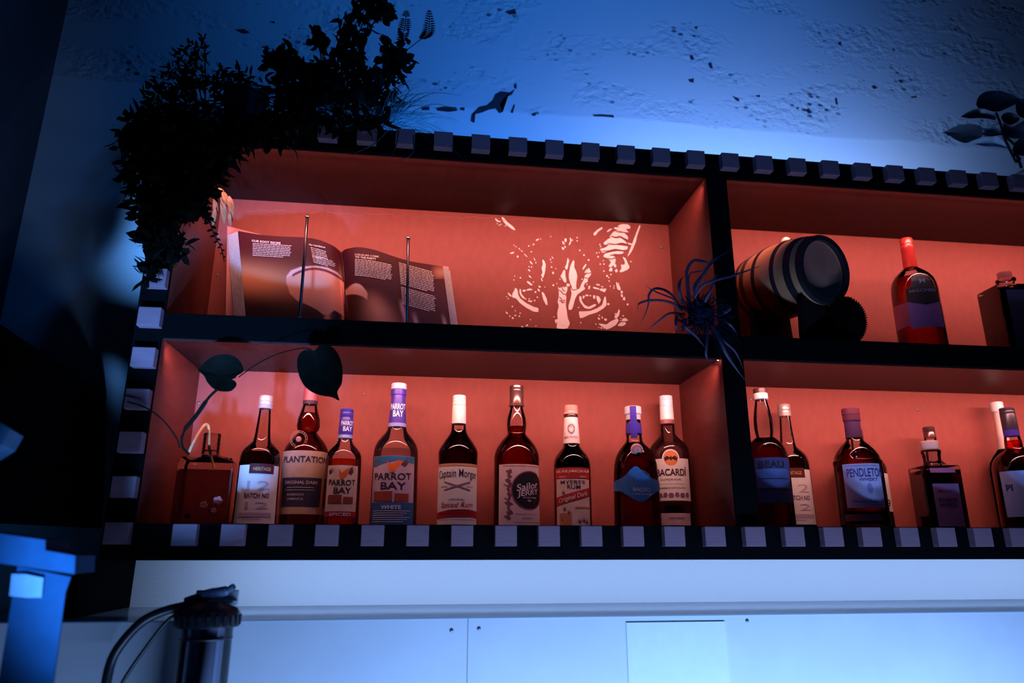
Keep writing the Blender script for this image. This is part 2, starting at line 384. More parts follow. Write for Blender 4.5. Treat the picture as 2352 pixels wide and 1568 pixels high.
# crack, glue line and screws on the back boards
bm = NB(); pts = []
for k in range(140):
    px = 560+k*7; base = 478+(px-560)*.0335+4
    pts.append(at(px, base+1.6*math.sin(k*.9)+1.5*math.sin(k*.37+1)+1.2*math.sin(k*2.3), BY-.0006))
tube(bm, pts, .0005, 5); obj('glue_line', bm, mat('dried_glue', (.36, .13, .11), .4), cab)
for px, py in ((501, 541), (499, 631), (835, 905), (1520, 568), (2108, 941), (456, 925), (1725, 917)):
    obj('screw', ball(NB(), at(px, py, BY-.001), .004, 12, (1, .5, 1)), SCREW, cab)
LED = mat('led_diode', (1, .6, .5), .4, emis=(1, .42, .32), estr=35)
for nm, px, py, lb in (('led_diode', 1609, 402, 'tiny glowing red diode in the top right corner of the tiger compartment'), ('led_diode', 1649, 825, 'tiny glowing red diode under the middle shelf beside the air plant')):
    tag(obj(nm, ball(NB(), at(px, py, .034), .0032, 12), LED), lb, 'light')
# light channels behind the front edges
STRIP = mat('strip_channel', (.05, .012, .01), .5)
for x0, x1, z, lb in ((XL1, XD0, ZT0, 'thin light channel at the ceiling edge of the compartment with the open book'), (XD1, XR0, ZT0, 'thin light channel at the ceiling edge of the compartment with the barrel'),
                      (XL1, XD0, ZM0, 'thin light channel above the left row of rum bottles'), (XD1, XR0, ZM0, 'thin light channel above the right row of whiskey bottles')):
    tag(obj('light_channel', box(NB(), x0+.002, x1-.002, .0300, .0330, z-.0045, z), STRIP, smooth=False), lb, 'light strip', 'light channels behind the shelf edges')

# ================================================================== tiger stencil
def tz(x, y): return (1130+x/5.408, 480+y/5.408)
TIG = [
 [(120,95),(150,110),(190,160),(260,215),(290,255),(280,265),(230,235),(170,190),(125,130)], [(38,112),(60,125),(80,145),(110,150),(105,162),(75,160),(50,145)],
 [(1262,300),(1310,255),(1370,220),(1372,245),(1320,280),(1285,328),(1262,322)],
 [(1425,280),(1450,250),(1500,240),(1470,265),(1440,285)],
 [(1560,205),(1620,185),(1690,190),(1720,215),(1715,245),(1660,245),(1700,290),(1640,285),(1580,270),(1510,240),(1530,225),(1585,228)],
 [(1500,290),(1540,262),(1600,285),(1650,300),(1690,340),(1690,385),(1640,370),(1600,345),(1540,350),(1455,350)],
 [(1440,370),(1490,350),(1540,365),(1600,355),(1660,400),(1680,435),(1600,430),(1500,440),(1420,455),(1380,425)],
 [(1400,480),(1450,450),(1530,440),(1610,452),(1690,465),(1680,500),(1620,510),(1540,500),(1450,520),(1370,545),(1340,495)],
 [(1680,415),(1740,430),(1735,445),(1700,440)],
 [(1400,555),(1470,535),(1560,520),(1640,530),(1620,555),(1540,560),(1500,580),(1540,600),(1530,680),(1480,720),(1445,715),(1480,660),(1440,610),(1380,590)],
 [(1840,198),(1845,215),(1800,340),(1790,400),(1740,520),(1680,600),(1700,540),(1745,420),(1790,300),(1825,210)],
 [(1620,590),(1660,610),(1690,680),(1710,720),(1690,750),(1610,785),(1580,780),(1610,735),(1600,690),(1650,690),(1650,650)],
 [(1450,770),(1470,720),(1500,740),(1490,775)], [(1510,690),(1540,680),(1545,720),(1520,725)], [(1525,760),(1550,740),(1565,770),(1540,790)],
 [(905,365),(925,365),(928,395),(912,415),(900,390)], [(870,395),(890,405),(905,440),(880,435)], [(865,470),(890,475),(900,505),(872,502)], [(900,455),(915,460),(915,485),(900,480)],
 [(965,355),(980,360),(990,390),(975,430),(960,455),(955,430),(972,400)],
 [(470,640),(490,655),(512,690),(490,682),(472,665)], [(445,745),(470,755),(480,775),(455,768)], [(450,820),(475,830),(495,858),(470,848)], [(430,895),(460,900),(510,945),(480,945),(440,915)],
 [(625,625),(650,640),(668,690),(660,780),(635,860),(625,850),(610,820),(630,790),(615,730),(632,690)], [(605,855),(620,860),(632,895),(618,893)],
 [(745,785),(765,775),(772,795),(758,812)], [(740,590),(760,600),(765,615),(745,605)], [(722,612),(732,618),(730,640),(720,635)],
 [(890,755),(910,760),(912,830),(925,880),(922,915),(895,905),(870,860),(850,835),(870,800)],
 [(940,600),(960,640),(950,670),(940,740),(920,755),(905,720),(925,690)],
 [(1010,632),(1025,650),(1020,720),(1045,770),(1060,830),(1050,900),(1045,960),(1055,1010),(1010,990),(975,930),(955,860),(955,800),(975,700)],
 [(1165,680),(1175,690),(1150,730),(1130,755),(1125,740),(1140,710)], [(1200,720),(1235,790),(1225,825),(1190,860),(1190,905),(1150,920),(1140,960),(1160,990),(1100,1030),(1060,1060),(1030,1120),(1005,1220),(985,1250),(952,1250),(950,1200),(975,1120),(990,1050),(975,960),(1010,975),(1050,1005),(1090,985),(1110,930),(1140,880),(1150,830),(1175,800)],
 [(1140,800),(1180,740),(1190,760),(1160,800)],
 [(925,930),(945,922),(968,935),(965,955),(940,965),(925,950)], [(820,960),(840,985),(850,975),(900,960),(940,970),(935,1010),(915,1060),(925,1100),(915,1180),(930,1260),(940,1350),(970,1420),(940,1480),(870,1492),(800,1480),(815,1380),(810,1290),(830,1200),(815,1150),(830,1090),(830,1020)],
 [(780,1375),(805,1365),(822,1385),(805,1408),(785,1400)],
 [(290,975),(318,1000),(325,1060),(350,1110),(430,1170),(520,1215),(578,1228),(578,1280),(520,1275),(440,1235),(350,1170),(300,1110),(250,1095),(255,1045),(275,1015)],
 [(190,1035),(215,1045),(245,1075),(240,1090),(215,1075)], [(345,985),(358,1000),(365,1050),(410,1105),(400,1118),(365,1090),(340,1040)],
 [(380,1005),(410,1000),(425,1010),(400,1030),(378,1020)], [(430,1000),(470,985),(510,1000),(480,1008),(430,1012)], [(615,1030),(640,1035),(680,1110),(692,1190),(672,1190),(640,1130)],
 [(445,1130),(500,1140),(498,1155),(455,1150)], [(565,985),(590,1000),(598,1025),(570,1015)], [(575,950),(600,955),(605,975),(585,975)],
 [(1085,1080),(1110,1085),(1115,1140),(1150,1190),(1200,1215),(1270,1180),(1295,1180),(1285,1205),(1215,1242),(1150,1230),(1105,1170),(1085,1130)],
 [(1125,1080),(1150,1072),(1150,1100),(1130,1115)], [(1160,1062),(1200,1062),(1195,1082),(1165,1082)], [(1210,1068),(1235,1070),(1230,1084),(1212,1082)], [(1255,1070),(1285,1072),(1280,1115),(1258,1112)],
 [(1295,1075),(1330,1085),(1355,1130),(1325,1180),(1315,1155),(1300,1120)],
 [(1400,1085),(1412,1090),(1418,1130),(1425,1190),(1390,1230),(1300,1285),(1200,1315),(1130,1350),(1090,1355),(1078,1270),(1130,1270),(1220,1265),(1310,1230),(1370,1190),(1385,1130)],
 [(1255,965),(1300,975),(1340,990),(1330,1000),(1260,985)], [(1345,985),(1400,990),(1425,985),(1400,1035),(1370,1020),(1340,1010)], [(1290,930),(1340,935),(1340,950),(1300,945)], [(1350,955),(1385,960),(1375,975)],
 [(1540,900),(1560,920),(1590,960),(1600,1000),(1580,1010),(1555,990),(1545,940)], [(1600,1010),(1625,1020),(1622,1050),(1600,1045)], [(1600,1055),(1625,1062),(1625,1095),(1605,1090)], [(1640,1085),(1655,1100),(1655,1135),(1635,1130),(1622,1120)],
 [(1575,1240),(1590,1260),(1580,1320),(1550,1360),(1520,1350),(1530,1310),(1560,1285)],
 [(1420,1435),(1480,1390),(1560,1355),(1575,1385),(1540,1440),(1470,1480),(1420,1495),(1400,1480),(1340,1440),(1320,1420),(1370,1425)],
 [(1310,1345),(1335,1350),(1345,1375),(1320,1370)], [(1360,1335),(1380,1340),(1375,1360),(1360,1355)], [(1395,1355),(1430,1365),(1420,1390),(1395,1380)],
 [(1620,1360),(1660,1350),(1690,1380),(1685,1400),(1660,1395),(1665,1430),(1620,1455),(1560,1450),(1575,1425),(1610,1400)],
 [(165,1270),(195,1285),(198,1310),(175,1290)], [(245,1340),(270,1345),(268,1365),(248,1362)], [(280,1312),(303,1315),(298,1330),(280,1328)], [(418,1440),(440,1430),(452,1440),(430,1460)], [(222,545),(275,528),(270,550),(232,558)],
 [(355,508),(385,525),(380,532),(360,520)], [(330,480),(352,495),(345,505),(332,492)], [(400,550),(440,590),(436,597),(402,565)], [(520,600),(540,640),(532,642),(518,615)], [(545,380),(572,370),(572,385),(550,398)],
 [(505,435),(528,428),(522,445),(508,448)], [(448,455),(466,448),(462,465),(448,466)],
]
DOT = [(320,590,12),(65,180,6),(90,200,7),(112,190,7),(168,208,7),(605,370,6),(575,375,8),(490,530,8),(545,665,8),(275,450,6),(300,468,6),(730,340,6),(1058,355,8),(1058,395,8),(998,385,8),(1090,512,9),(1143,572,10),(1200,632,11),
 (1300,545,8),(1332,540,6),(1318,592,10),(1340,440,8),(1350,465,8),(1345,683,8),(1392,683,9),(1383,640,6),(1390,770,9),(1430,830,12),(1478,812,9),(1450,850,8),(1455,893,8),(1725,652,8),(353,853,9),(272,880,7),(283,832,6),(658,968,6),(762,945,11),(805,925,6),
 (740,720,9),(793,740,6),(738,660,6),(460,715,7),(492,720,8),(515,905,7),(540,1030,11),(563,1095,9),(462,1115,8),(530,1135,9),(420,1115,8),(182,1088,6),(202,1112,7),(253,1210,9),(222,1330,8),(350,1293,8),(340,1330,9),(290,1262,7),(478,1372,7),(545,1450,7),(375,1465,14),
 (1075,1222,7),(1103,1410,8),(1290,1428,8),(1325,1470,7),(1358,1475,11),(1388,1478,8),(1602,1355,7),(1598,1385,7),(1630,1325,10),(1685,1183,12),(1445,1180,14),(1320,1120,7),(1518,955,7),(1515,980,8),(1575,925,7),(1468,958,7),(1210,965,12),(1205,985,10),(1180,935,7),(1335,1320,8),(1530,1298,7),(1120,870,8),(845,870,7),(795,1408,10),(770,1338,7)]
t = thing('tiger_stencil', at(1310, 748, BY), 'white stencil of a tiger face with two eyes on the red back board', 'wall art')
bm = NB()
fn = lambda x, y: at(*tz(x, y), BY-.0008)
from mathutils.geometry import tessellate_polygon
for i_, p in enumerate(TIG):
    sm = []
    for k in range(len(p)):          # round the traced corners a little
        a, b, c = Vector(p[k-1]), Vector(p[k]), Vector(p[(k+1) % len(p)])
        if (a-b).length > 6 and (c-b).length > 6: sm += [b.lerp(a, .22), b.lerp(b.lerp(a, .5).lerp(b.lerp(c, .5), .5), .22), b.lerp(c, .22)]
        else: sm.append(b)
    vs = [bm.verts.new(at(*tz(v.x, v.y), BY-.0006-.00001*i_)) for v in sm]
    for tr in tessellate_polygon([[Vector((v.x, v.y, 0)) for v in sm]]):
        try: bm.faces.new([vs[k] for k in tr])
        except ValueError: pass
TW = mat('white_stencil_paint', (.98, .86, .86), .55, var=.03, spec=.3)
obj('face_marking', bm, TW, t, smooth=False)
bm = NB()
for x, y, r in DOT: put_disc(bm, x, y, r, r*1.05, fn, 10, nr=1)
obj('spot_marking', bm, TW, t, smooth=False)
bm = NB(); fn2 = lambda x, y: at(*tz(x, y), BY-.0022)
for ln in ([(1480,335),(1540,348),(1590,335),(1640,362),(1690,385)], [(1395,462),(1450,428),(1540,438),(1610,420),(1680,438)], [(1360,520),(1450,518),(1530,498),(1620,512)], [(1470,575),(1530,560),(1600,575)], [(1440,610),(1480,622),(1540,600)],
           [(1500,255),(1570,285),(1650,290)], [(825,1005),(860,1020),(880,1050),(920,1062)], [(835,1090),(860,1110),(870,1140),(910,1130)], [(838,1130),(880,1165),(905,1150)], [(870,970),(885,1010),(910,1020)], [(1130,790),(1180,800),(1235,790)], [(1140,850),(1190,860)], [(1590,1395),(1640,1400),(1690,1392)], [(980,965),(1000,1005),(1050,1000)], [(890,940),(900,975)]):
    pts = [fn2(*p) for p in ln]
    for a, b in zip(pts, pts[1:]):
        d = (b-a).normalized().cross(Vector((0, 1, 0)))*.0014
        f = bm.faces.new([bm.verts.new(q) for q in (a-d, b-d, b+d, a+d)])
obj('stripe_gap', bm, WOOD, t, smooth=False)
# ================================================================== bottles
class Bottle:
    """a bottle standing on a shelf: profile rows are (picture row, half width) measured along its axis"""
    def __init__(s, name, label, bx, by, Y, floor, group=None):
        p = at(bx, by, Y); s.X, s.Y, s.floor = p.x, Y, floor
        s.t = thing(name, (s.X, Y, floor), label, 'bottle', group)
        s.yaw = math.atan2(s.X-CAM[0], Y-CAM[1])         # turn of the front towards the bar
        s.bx0 = proj((s.X, Y, floor+.1))
    def zr(s, row, hw=0):
        R = hw*s.k() if hw else 0
        return zrow(s.X-R*math.sin(s.yaw), s.Y-R*math.cos(s.yaw), row)
    def k(s):
        x, y, z = proj((s.X, s.Y, s.floor+.12)); tx = (x-1176)/F
        return z/(F*math.sqrt(1+tx*tx))
    def pts(s, rows, f=1.0, base=None):
        out = [(h*s.k()*f, s.zr(y, h)) for y, h in rows]
        if base is not None:
            r = out[-1][0]; z0 = s.floor+base
            out = [(a, max(z, z0+.004)) for a, z in out]+[(r, z0+.003), (r*.94, z0)]
        return out[::-1]
    def part(s, name, rows, m, base=None, f=1.0, seg=56):
        if name in ('glass', 'neck_wrap', 'neck_label', 'cap') : s.rows = sorted(getattr(s, 'rows', [])+[(y, h) for y, h in rows])
        return obj(name, lathe(NB(), s.pts(rows, f, base), s.X, s.Y, seg), m, s.t)
    def surf(s, hw, off, dyaw=0, row0=1100):
        """maps picture-like (dx from axis as arc length in picture units, row) onto the round side"""
        k = s.k(); yc = {}; rows = [q for q in getattr(s, 'rows', [])]
        ys, hs = [q[0] for q in rows], [q[1] for q in rows]
        follow = rows and abs(np.interp(row0 if hw > 30 else (ys[0]+20), ys, hs)-hw) < 12
        def fn(dx, row):
            a = dx/hw; R = hw*k
            if follow and hw > 30: R = float(np.interp(row, ys, hs))*k
            q = round(row*2)
            if q not in yc: yc[q] = s.zr(row, hw)
            ang = -s.yaw + a           # angle from -Y direction, positive to +X
            return Vector((s.X+(R+off+.0004)*math.sin(ang), s.Y-(R+off+.0004)*math.cos(ang), yc[q]+(row-q/2)*-k))
        return fn
    def labelpatch(s, hw, x0, x1, y0, y1, m, name='label', off=.0005, dy=0, ny=6):
        """x0, x1: picture offsets from the axis; returns (part, fn for the print, arc of the middle, arc width)"""
        A = lambda d: math.asin(max(-.985, min(.985, d/hw)))*hw
        bm = NB(); fn = s.surf(hw, off); put_rect(bm, A(x0), A(x1), y0, y1, fn, 24, ny, sk=dy)
        o = obj(name, bm, m, s.t); return o, s.surf(hw, off+.0006), (A(x0)+A(x1))/2, A(x1)-A(x0)
def pr(parent, name, m, draw):
    bm = NB(); draw(bm); return sub(parent, name, bm, m, smooth=False)
PURPLE = mat('purple_foil', (.06, .035, .30), .35, .1)
GOLD = mat('gold_ink', (.72, .42, .18), .45)
LB = 1203  # reference row at the lower shelf
ZF, ZG = ZB1+.0003, ZM1+.0003
RUM = liquid('dark_rum', (.16, .025, .015), .35); AMBER = liquid('amber_rum', (.80, .22, .10), .5)
REDRUM = liquid('spiced_rum', (.62, .07, .05), .45); CLEARL = liquid('clear_spirit', (.90, .92, .95), .72)
BLACKRUM = liquid('black_rum', (.05, .012, .010), .2)
CAPM = mat('pale_metal_cap', (.62, .52, .50), .28, .55, var=.04)
# 1 -- square jar with cut vine, tube and blossoms
def jar():
    p = at(464, LB, .17); Y = .17
    t = thing('glass_jar', (p.x, Y, ZF), 'square clear glass bottle holding water and pink blossoms, leftmost on the lower shelf', 'jar')
    k = 1.62/F; hw = 60*k; z1 = zrow(p.x, Y-.05, 1046); bm = NB()
    mt = Matrix.Translation((p.x, Y, 0)) @ Matrix.Rotation(.12, 4, 'Z')
    def ring(r, z, rd, n=6):
        out = []
        for q in range(4):
            for i in range(n):
                a = q*PI/2+i/(n-1)*PI/2; cx = (r-rd)*(1 if q in (0, 3) else -1); cy = (r-rd)*(1 if q in (0, 1) else -1)
                out.append(mt @ Vector((cx+rd*math.cos(a), cy+rd*math.sin(a), z)))
        return out
    def loftr(bm, rs):
        R = [[bm.verts.new(v) for v in r] for r in rs]; n = len(R[0])
        for a, b in zip(R, R[1:]):
            for i in range(n): bm.faces.new((a[i], a[(i+1) % n], b[(i+1) % n], b[i]))
        bm.faces.new(R[0][::-1]); bm.faces.new(R[-1])
    loftr(bm, [ring(hw, ZF, .012), ring(hw, z1-.014, .012), ring(hw*.93, z1-.004, .012), ring(hw*.5, z1+.004, .02), ring(.021, z1+.010, .0205), ring(.019, z1+.018, .0185)])
    obj('jar_body', bm, thin_glass('jar_glass', (.86, .84, .84), .03), t)
    bm = NB(); loftr(bm, [ring(hw*.94, ZF+.004, .011), ring(hw*.94, zrow(p.x, Y-.05, 1078), .011)])
    obj('water', bm, liquid('murky_water', (.45, .36, .36), .7), t)
    rows = [(.019, z1+.018)]; z = z1+.018
    for i in range(4): rows += [(.0200, z+.005), (.0187, z+.010)]; z += .010
    obj('jar_neck', lathe(NB(), rows, p.x, Y, 32), thin_glass('jar_glass', (.86, .84, .84), .03), t)
    zt = z
    pts = spline([at(434, 1038, .10), at(446, 1012, .11), at(462, 985, .14), at(473, 974, .16), at(480, 985, .17), at(481, 1030, .17), at(492, 1075, .17)], 6)
    obj('tube', tube(NB(), pts, .0032, 8), mat('tan_tube', (.62, .34, .16), .4), t)
    bl = mat('pink_blossom', (.75, .25, .26), .5)
    for cx, cy, r in ((468, 1160, 8), (500, 1150, 10), (490, 1172, 6), (430, 1185, 6)):
        bm = NB(); c = at(cx, cy, Y-hw-.0004)
        for a in range(5):
            ball(bm, c+Vector((math.cos(a*1.257)*r*.0006, 0, math.sin(a*1.257)*r*.0006)), r*.00052, 10, (1, .15, 1))
        obj('blossom', bm, bl, t)
jar()
# 2 / 12 -- batch bottles
def batch(label, bx, Y, dx0, dx1, sc=1.0, dr=0, faint=True):
    b = Bottle('whiskey_bottle', label, bx, LB, Y, ZF, None)
    q = lambda rows: [(1203+(y-1203)*sc+dr, h*sc) for y, h in rows]
    b.part('glass', q([(936, 13.5), (950, 14.5), (975, 16.5), (1000, 19), (1012, 22), (1019, 31), (1026, 39), (1034, 44.5), (1045, 47), (1060, 48), (1203, 50)]), thin_glass('bottle_glass', (.90, .88, .88)), 0)
    b.part('liquid', q([(1035, 43), (1045, 45.5), (1060, 46.3), (1203, 48)]), RUM, .004)
    b.part('cap', q([(907, 15.5), (908, 16.5), (919, 17), (920, 16), (921, 17), (927, 17.3), (928, 16.4), (929, 17.4), (936, 17)]), CAPM)
    row = lambda y: 1203+(y-1203)*sc+dr
    l, fn, c, wd = b.labelpatch(48.6*sc, dx0*sc, dx1*sc, row(1067), row(1202), PAPER)
    pr(l, 'lettering', mat('purple_ink', (.16, .05, .20), .5), lambda bm: (put_text(bm, 'BATCH NO', fn, c, row(1137), 57*sc, 10.5*sc, .02), put_text(bm, 'BLENDED WHISKEY', fn, c-8, row(1192), 40*sc, 3.2*sc)))
    pr(l, 'printed_band', mat('lilac_ink', (.58, .45, .56), .5), lambda bm: (put_rect(bm, c-38*sc, c+38*sc, row(1177), row(1187), fn), put_text(bm, '12', fn, c+2, row(1114), 52*sc, 20*sc, .0), put_text(bm, '12', fn, c+2, row(1160), 52*sc, 16*sc, .0)))
    s2, f2, c2, w2 = b.labelpatch(49*sc, -22*sc, 33*sc, row(1064), row(1087), mat('maroon_label', (.10, .012, .02), .5), 'strap_label', .0012)
    pr(s2, 'lettering', GOLD, lambda bm: put_text(bm, 'HERITAGE', f2, c2, row(1076), 40*sc, 8*sc, .01))
    return b
batch('tall whiskey bottle with white BATCH NO label, right of the square flower jar', 583, .18, -44, 44)
# 3 -- dark rum with tan label
b = Bottle('rum_bottle', 'broad dark rum bottle with tan label and black panel, half behind the heart-shaped leaf', 690, LB, .225, ZF)
b.part('glass', [(924, 16), (932, 17.5), (945, 21.5), (958, 26), (975, 27.3), (984, 25), (989, 21), (992, 23), (1000, 31), (1010, 41), (1022, 49), (1034, 53.5), (1045, 54), (1203, 50)], GLASS, 0)
b.part('liquid', [(946, 21.0), (958, 25), (975, 26.2), (984, 24), (989, 20.3), (992, 22.3), (1000, 30), (1010, 39.5), (1022, 47.5), (1034, 51.8), (1203, 48.5)], liquid('amber_rum2', (.62, .13, .05), .5), .004)
b.part('cap', [(868, 14), (869, 15.5), (895, 17), (918, 18.5)], mat('maroon_cap', (.28, .05, .05), .45))
b.part('cap_band', [(918, 18.3), (926, 17.4)], mat('dark_band', (.05, .015, .02), .4))
l, fn, c, wd = b.labelpatch(54.4, -53, 53, 1034, 1180, mat('tan_label', (.50, .33, .24), .55))
pr(l, 'lettering', INK, lambda bm: (put_text(bm, 'PLANTATION', fn, c, 1054, 118, 14, .02)))
pr(l, 'panel', mat('black_label', (.03, .03, .06), .5), lambda bm: put_rect(bm, -58, 46, 1096, 1162, fn, 20, 4))
f3 = b.surf(54.4, .0018)
pr(l, 'panel_lettering', mat('pale_ink', (.50, .48, .60), .5), lambda bm: (put_text(bm, 'ORIGINAL DARK', f3, -7, 1107, 84, 7, .01), put_text(bm, 'BARBADOS', f3, -18, 1135, 40, 5), put_text(bm, 'JAMAICA', f3, -18, 1145, 40, 5), put_rect(bm, -40, 25, 1118, 1119.4, f3), put_rect(bm, -45, 28, 1124, 1125.2, f3)))
def seal(bm, c, r):
    for q in (1, .8): bmesh_t = tube(bm, [c+Vector((math.cos(a*PI/12)*r*q, 0, math.sin(a*PI/12)*r*q)) for a in range(25)], r*.035, 6, False)
    for k in range(16):
        ball(bm, c+Vector((math.cos(k*PI/8)*r*.9, 0, math.sin(k*PI/8)*r*.9)), r*.05, 6)
    ball(bm, c, r*.35, 10, (1, .3, 1))
bm = NB(); seal(bm, at(686, 1008, .225-.046), .0205); obj('glass_seal', bm, mat('seal_glass', (.42, .14, .09), .25), b.t)
# palm / parrot style picture pieces for the two bay bottles
def bay_print(b, l, fn, c, W, y0, y1, ink, warm, foot, ft, footrows):
    H = y1-y0
    pr(l, 'parrot_emblem', warm, lambda bm: (put_poly(bm, [(c-W*.12, y0+H*.06), (c-W*.02, y0+H*.14), (c+W*.10, y0+H*.06), (c+W*.24, y0+H*.02), (c+W*.16, y0+H*.15), (c+W*.02, y0+H*.27), (c-W*.06, y0+H*.28)], fn)))
    pr(l, 'palm_print', mat('print_shade', (.10, .04, .06), .6), lambda bm: [put_poly(bm, [(c+sx*W*.32, y0+H*.12), (c+sx*W*.32+math.cos(a)*W*.14, y0+H*.10-math.sin(a)*H*.08), (c+sx*W*.32+math.cos(a+.35)*W*.10, y0+H*.13-math.sin(a+.35)*H*.06)], fn) for sx in (-1, 1) for a in (.2, .9, 1.7, 2.4, 3.0, 3.7, -.5)]+
       [put_poly(bm, [(c+W*.10, y0+H*.10), (c+W*.30, y0+H*.00), (c+W*.22, y0+H*.16)], fn)])
    pr(l, 'lettering', ink, lambda bm: (put_text(bm, 'PARROT', fn, c, y0+H*.345, W*.82, H*.115, .015, arch=-1.5), put_text(bm, 'BAY', fn, c+W*.03, y0+H*.505, W*.52, H*.125, .015)))
    pr(l, 'drinks_print', mat('drinks_print', (.30, .06, .04), .5), lambda bm: (put_rect(bm, c-W*.40, c+W*.02, y0+H*.60, y0+H*.78, fn, 8, 2), put_rect(bm, c+W*.06, c+W*.36, y0+H*.64, y0+H*.78, fn, 8, 2)))
    f = pr(l, 'name_band', foot, lambda bm: put_rect(bm, c-W*.5, c+W*.5, *footrows, fn, 20, 2))
# 4 -- parrot bottle, spiced
b = Bottle('rum_bottle', 'small clear rum bottle with blue cap and SPICED label with an orange parrot', 780, LB, .17, ZF)
b.part('glass', [(1004, 15), (1010, 16.5), (1018, 21), (1027, 31), (1035, 37.5), (1043, 40.5), (1055, 41.3), (1203, 42.5)], GLASS, 0)
b.part('liquid', [(1052, 39.5), (1060, 40), (1203, 41)], liquid('gold_rum', (.88, .36, .18), .62), .004)
b.part('cap', [(937, 14), (938, 15.6), (944, 16), (945, 15.4), (946, 16), (956, 16.2), (957, 15.6), (958, 16.3), (997, 17.5)], PURPLE)
b.part('cap_trim', [(997, 17.7), (999, 17.9), (1000, 17.3), (1001, 17.9), (1005, 17.9)], mat('light_foil', (.40, .42, .75), .3, .2))
cp, fn, c, wd = b.labelpatch(17.2, -12, 15, 964, 992, PURPLE, 'cap_print', .0002)
pr(cp, 'lettering', PAPER, lambda bm: (put_text(bm, 'PARROT', fn, c+1, 971, 30, 10, .02), put_text(bm, 'BAY', fn, c+2, 984, 22, 11, .02)))
l, fn, c, wd = b.labelpatch(42, -34, 33, 1068, 1187, mat('cream_label', (.80, .62, .52), .55))
bay_print(b, l, fn, c, wd, 1070, 1180, INK, mat('orange_ink', (.85, .18, .04), .5), REDINK, 'SPICED', (1174, 1186))
f2 = b.surf(42, .0018); pr(l, 'band_lettering', PAPER, lambda bm: put_text(bm, 'SPICED', f2, c, 1180.5, 48, 7, .02))
# 5 -- parrot bottle, white
b = Bottle('rum_bottle', 'tall clear rum bottle with purple neck wrap and blue WHITE label', 902, LB, .20, ZF)
b.part('glass', [(978, 21.8), (984, 22.5), (991, 27), (999, 35), (1008, 43), (1018, 48.5), (1028, 51), (1040, 52), (1203, 53.5)], GLASS, 0)
b.part('liquid', [(1028, 49.5), (1040, 50.5), (1203, 52)], CLEARL, .004)
b.part('stopper', [(878, 17), (879, 18.4), (891, 18.4)], mat('frosted_cap', (.62, .58, .66), .3))
b.part('neck_wrap', [(891, 17.4), (892, 18.6), (904, 18.6), (906, 16.8), (940, 18.5), (970, 21.4)], PURPLE)
b.part('neck_trim', [(970, 21.5), (973, 21.8), (974, 21.4), (978, 21.9)], mat('light_foil', (.40, .42, .75), .3, .2))
bm = NB(); fn = b.surf(18.8, .0012); put_text(bm, 'PARROT', fn, 0, 933, 36, 13, .02); put_text(bm, 'BAY', fn, 1, 949, 24, 14, .02); obj('neck_lettering', bm, PAPER, b.t, smooth=False)
l, fn, c, wd = b.labelpatch(53, -49, 43, 1046, 1204, mat('lilac_label', (.52, .42, .58), .5))
bay_print(b, l, fn, c, wd, 1048, 1180, INK, mat('orange_ink', (.85, .18, .04), .5), mat('blue_ink', (.03, .13, .35), .45), 'WHITE', (1153, 1204))
f2 = b.surf(53, .0018)
pr(l, 'band_lettering', mat('ice_ink', (.70, .75, .85), .5), lambda bm: (put_text(bm, 'WHITE', f2, c, 1164, 44, 8.5, .03), [put_rect(bm, c-45, c+45-(i % 3)*8, 1172+i*5, 1173.4+i*5, f2) for i in range(6)]))
pr(l, 'sky_print', mat('sky_ink', (.04, .20, .45), .5), lambda bm: put_poly(bm, [(c-wd*.5, 1046.5), (c+wd*.5, 1046.5), (c+wd*.48, 1062), (c+wd*.1, 1056), (c-wd*.5, 1072)], b.surf(53, .0009), 7))
# 6 -- spiced rum, white label
b = Bottle('rum_bottle', 'dark spiced rum bottle with bright pale cap and white label with a red wave', 1049, LB, .19, ZF)
b.part('glass', [(970, 16.4), (985, 17.2), (992, 19.5), (1000, 25), (1010, 33), (1020, 40), (1028, 44.5), (1036, 46), (1046, 45.4), (1060, 45), (1203, 45)], GLASS, 0)
b.part('liquid', [(986, 16.4), (992, 18.6), (1000, 24), (1010, 32), (1020, 39), (1028, 43.2), (1036, 44.6), (1060, 43.6), (1203, 43.6)], RUM, .004)
b.part('cap', [(906, 14), (907, 15.4), (914, 15.6), (915, 15), (916, 15.7), (920, 15.7), (921, 15.2), (922, 15.9), (929, 16), (930, 15.4), (931, 16.2), (971, 17)], mat('cream_cap', (.88, .66, .55), .35))
l, fn, c, wd = b.labelpatch(45.4, -44, 43.5, 1064, 1204, PAPER, dy=0)
pr(l, 'border', mat('tan_ink', (.62, .30, .16), .5), lambda bm: put_rect(bm, c-wd/2, c+wd/2, 1063.5, 1069, fn, 20, 1))
pr(l, 'lettering', INK, lambda bm: (put_text(bm, 'Captain Morgan', fn, c, 1085, 100, 18, .014, arch=4), put_text(bm, 'GENUINE', fn, c-31, 1117, 18, 3), put_text(bm, 'QUALITY', fn, c+31, 1117, 18, 3), put_text(bm, 'ORIGINAL', fn, c, 1146, 36, 4, .01, arch=1.5)))
pr(l, 'red_lettering', REDINK, lambda bm: put_text(bm, 'Spiced Rum', fn, c, 1158, 78, 12, .01, shear=.25))
pr(l, 'wave_print', mat('wave_red', (.45, .015, .02), .5), lambda bm: [bm.faces.new([bm.verts.new(fn(*p)) for p in ((x0, 1178-9*math.sin((x0-c+60)/45)), (x1, 1178-9*math.sin((x1-c+60)/45)), (x1, 1192-6*math.sin((x1-c+60)/45)), (x0, 1192-6*math.sin((x0-c+60)/45)))]) for x0, x1 in [(c-wd/2+i*wd/24, c-wd/2+(i+1)*wd/24) for i in range(24)]])
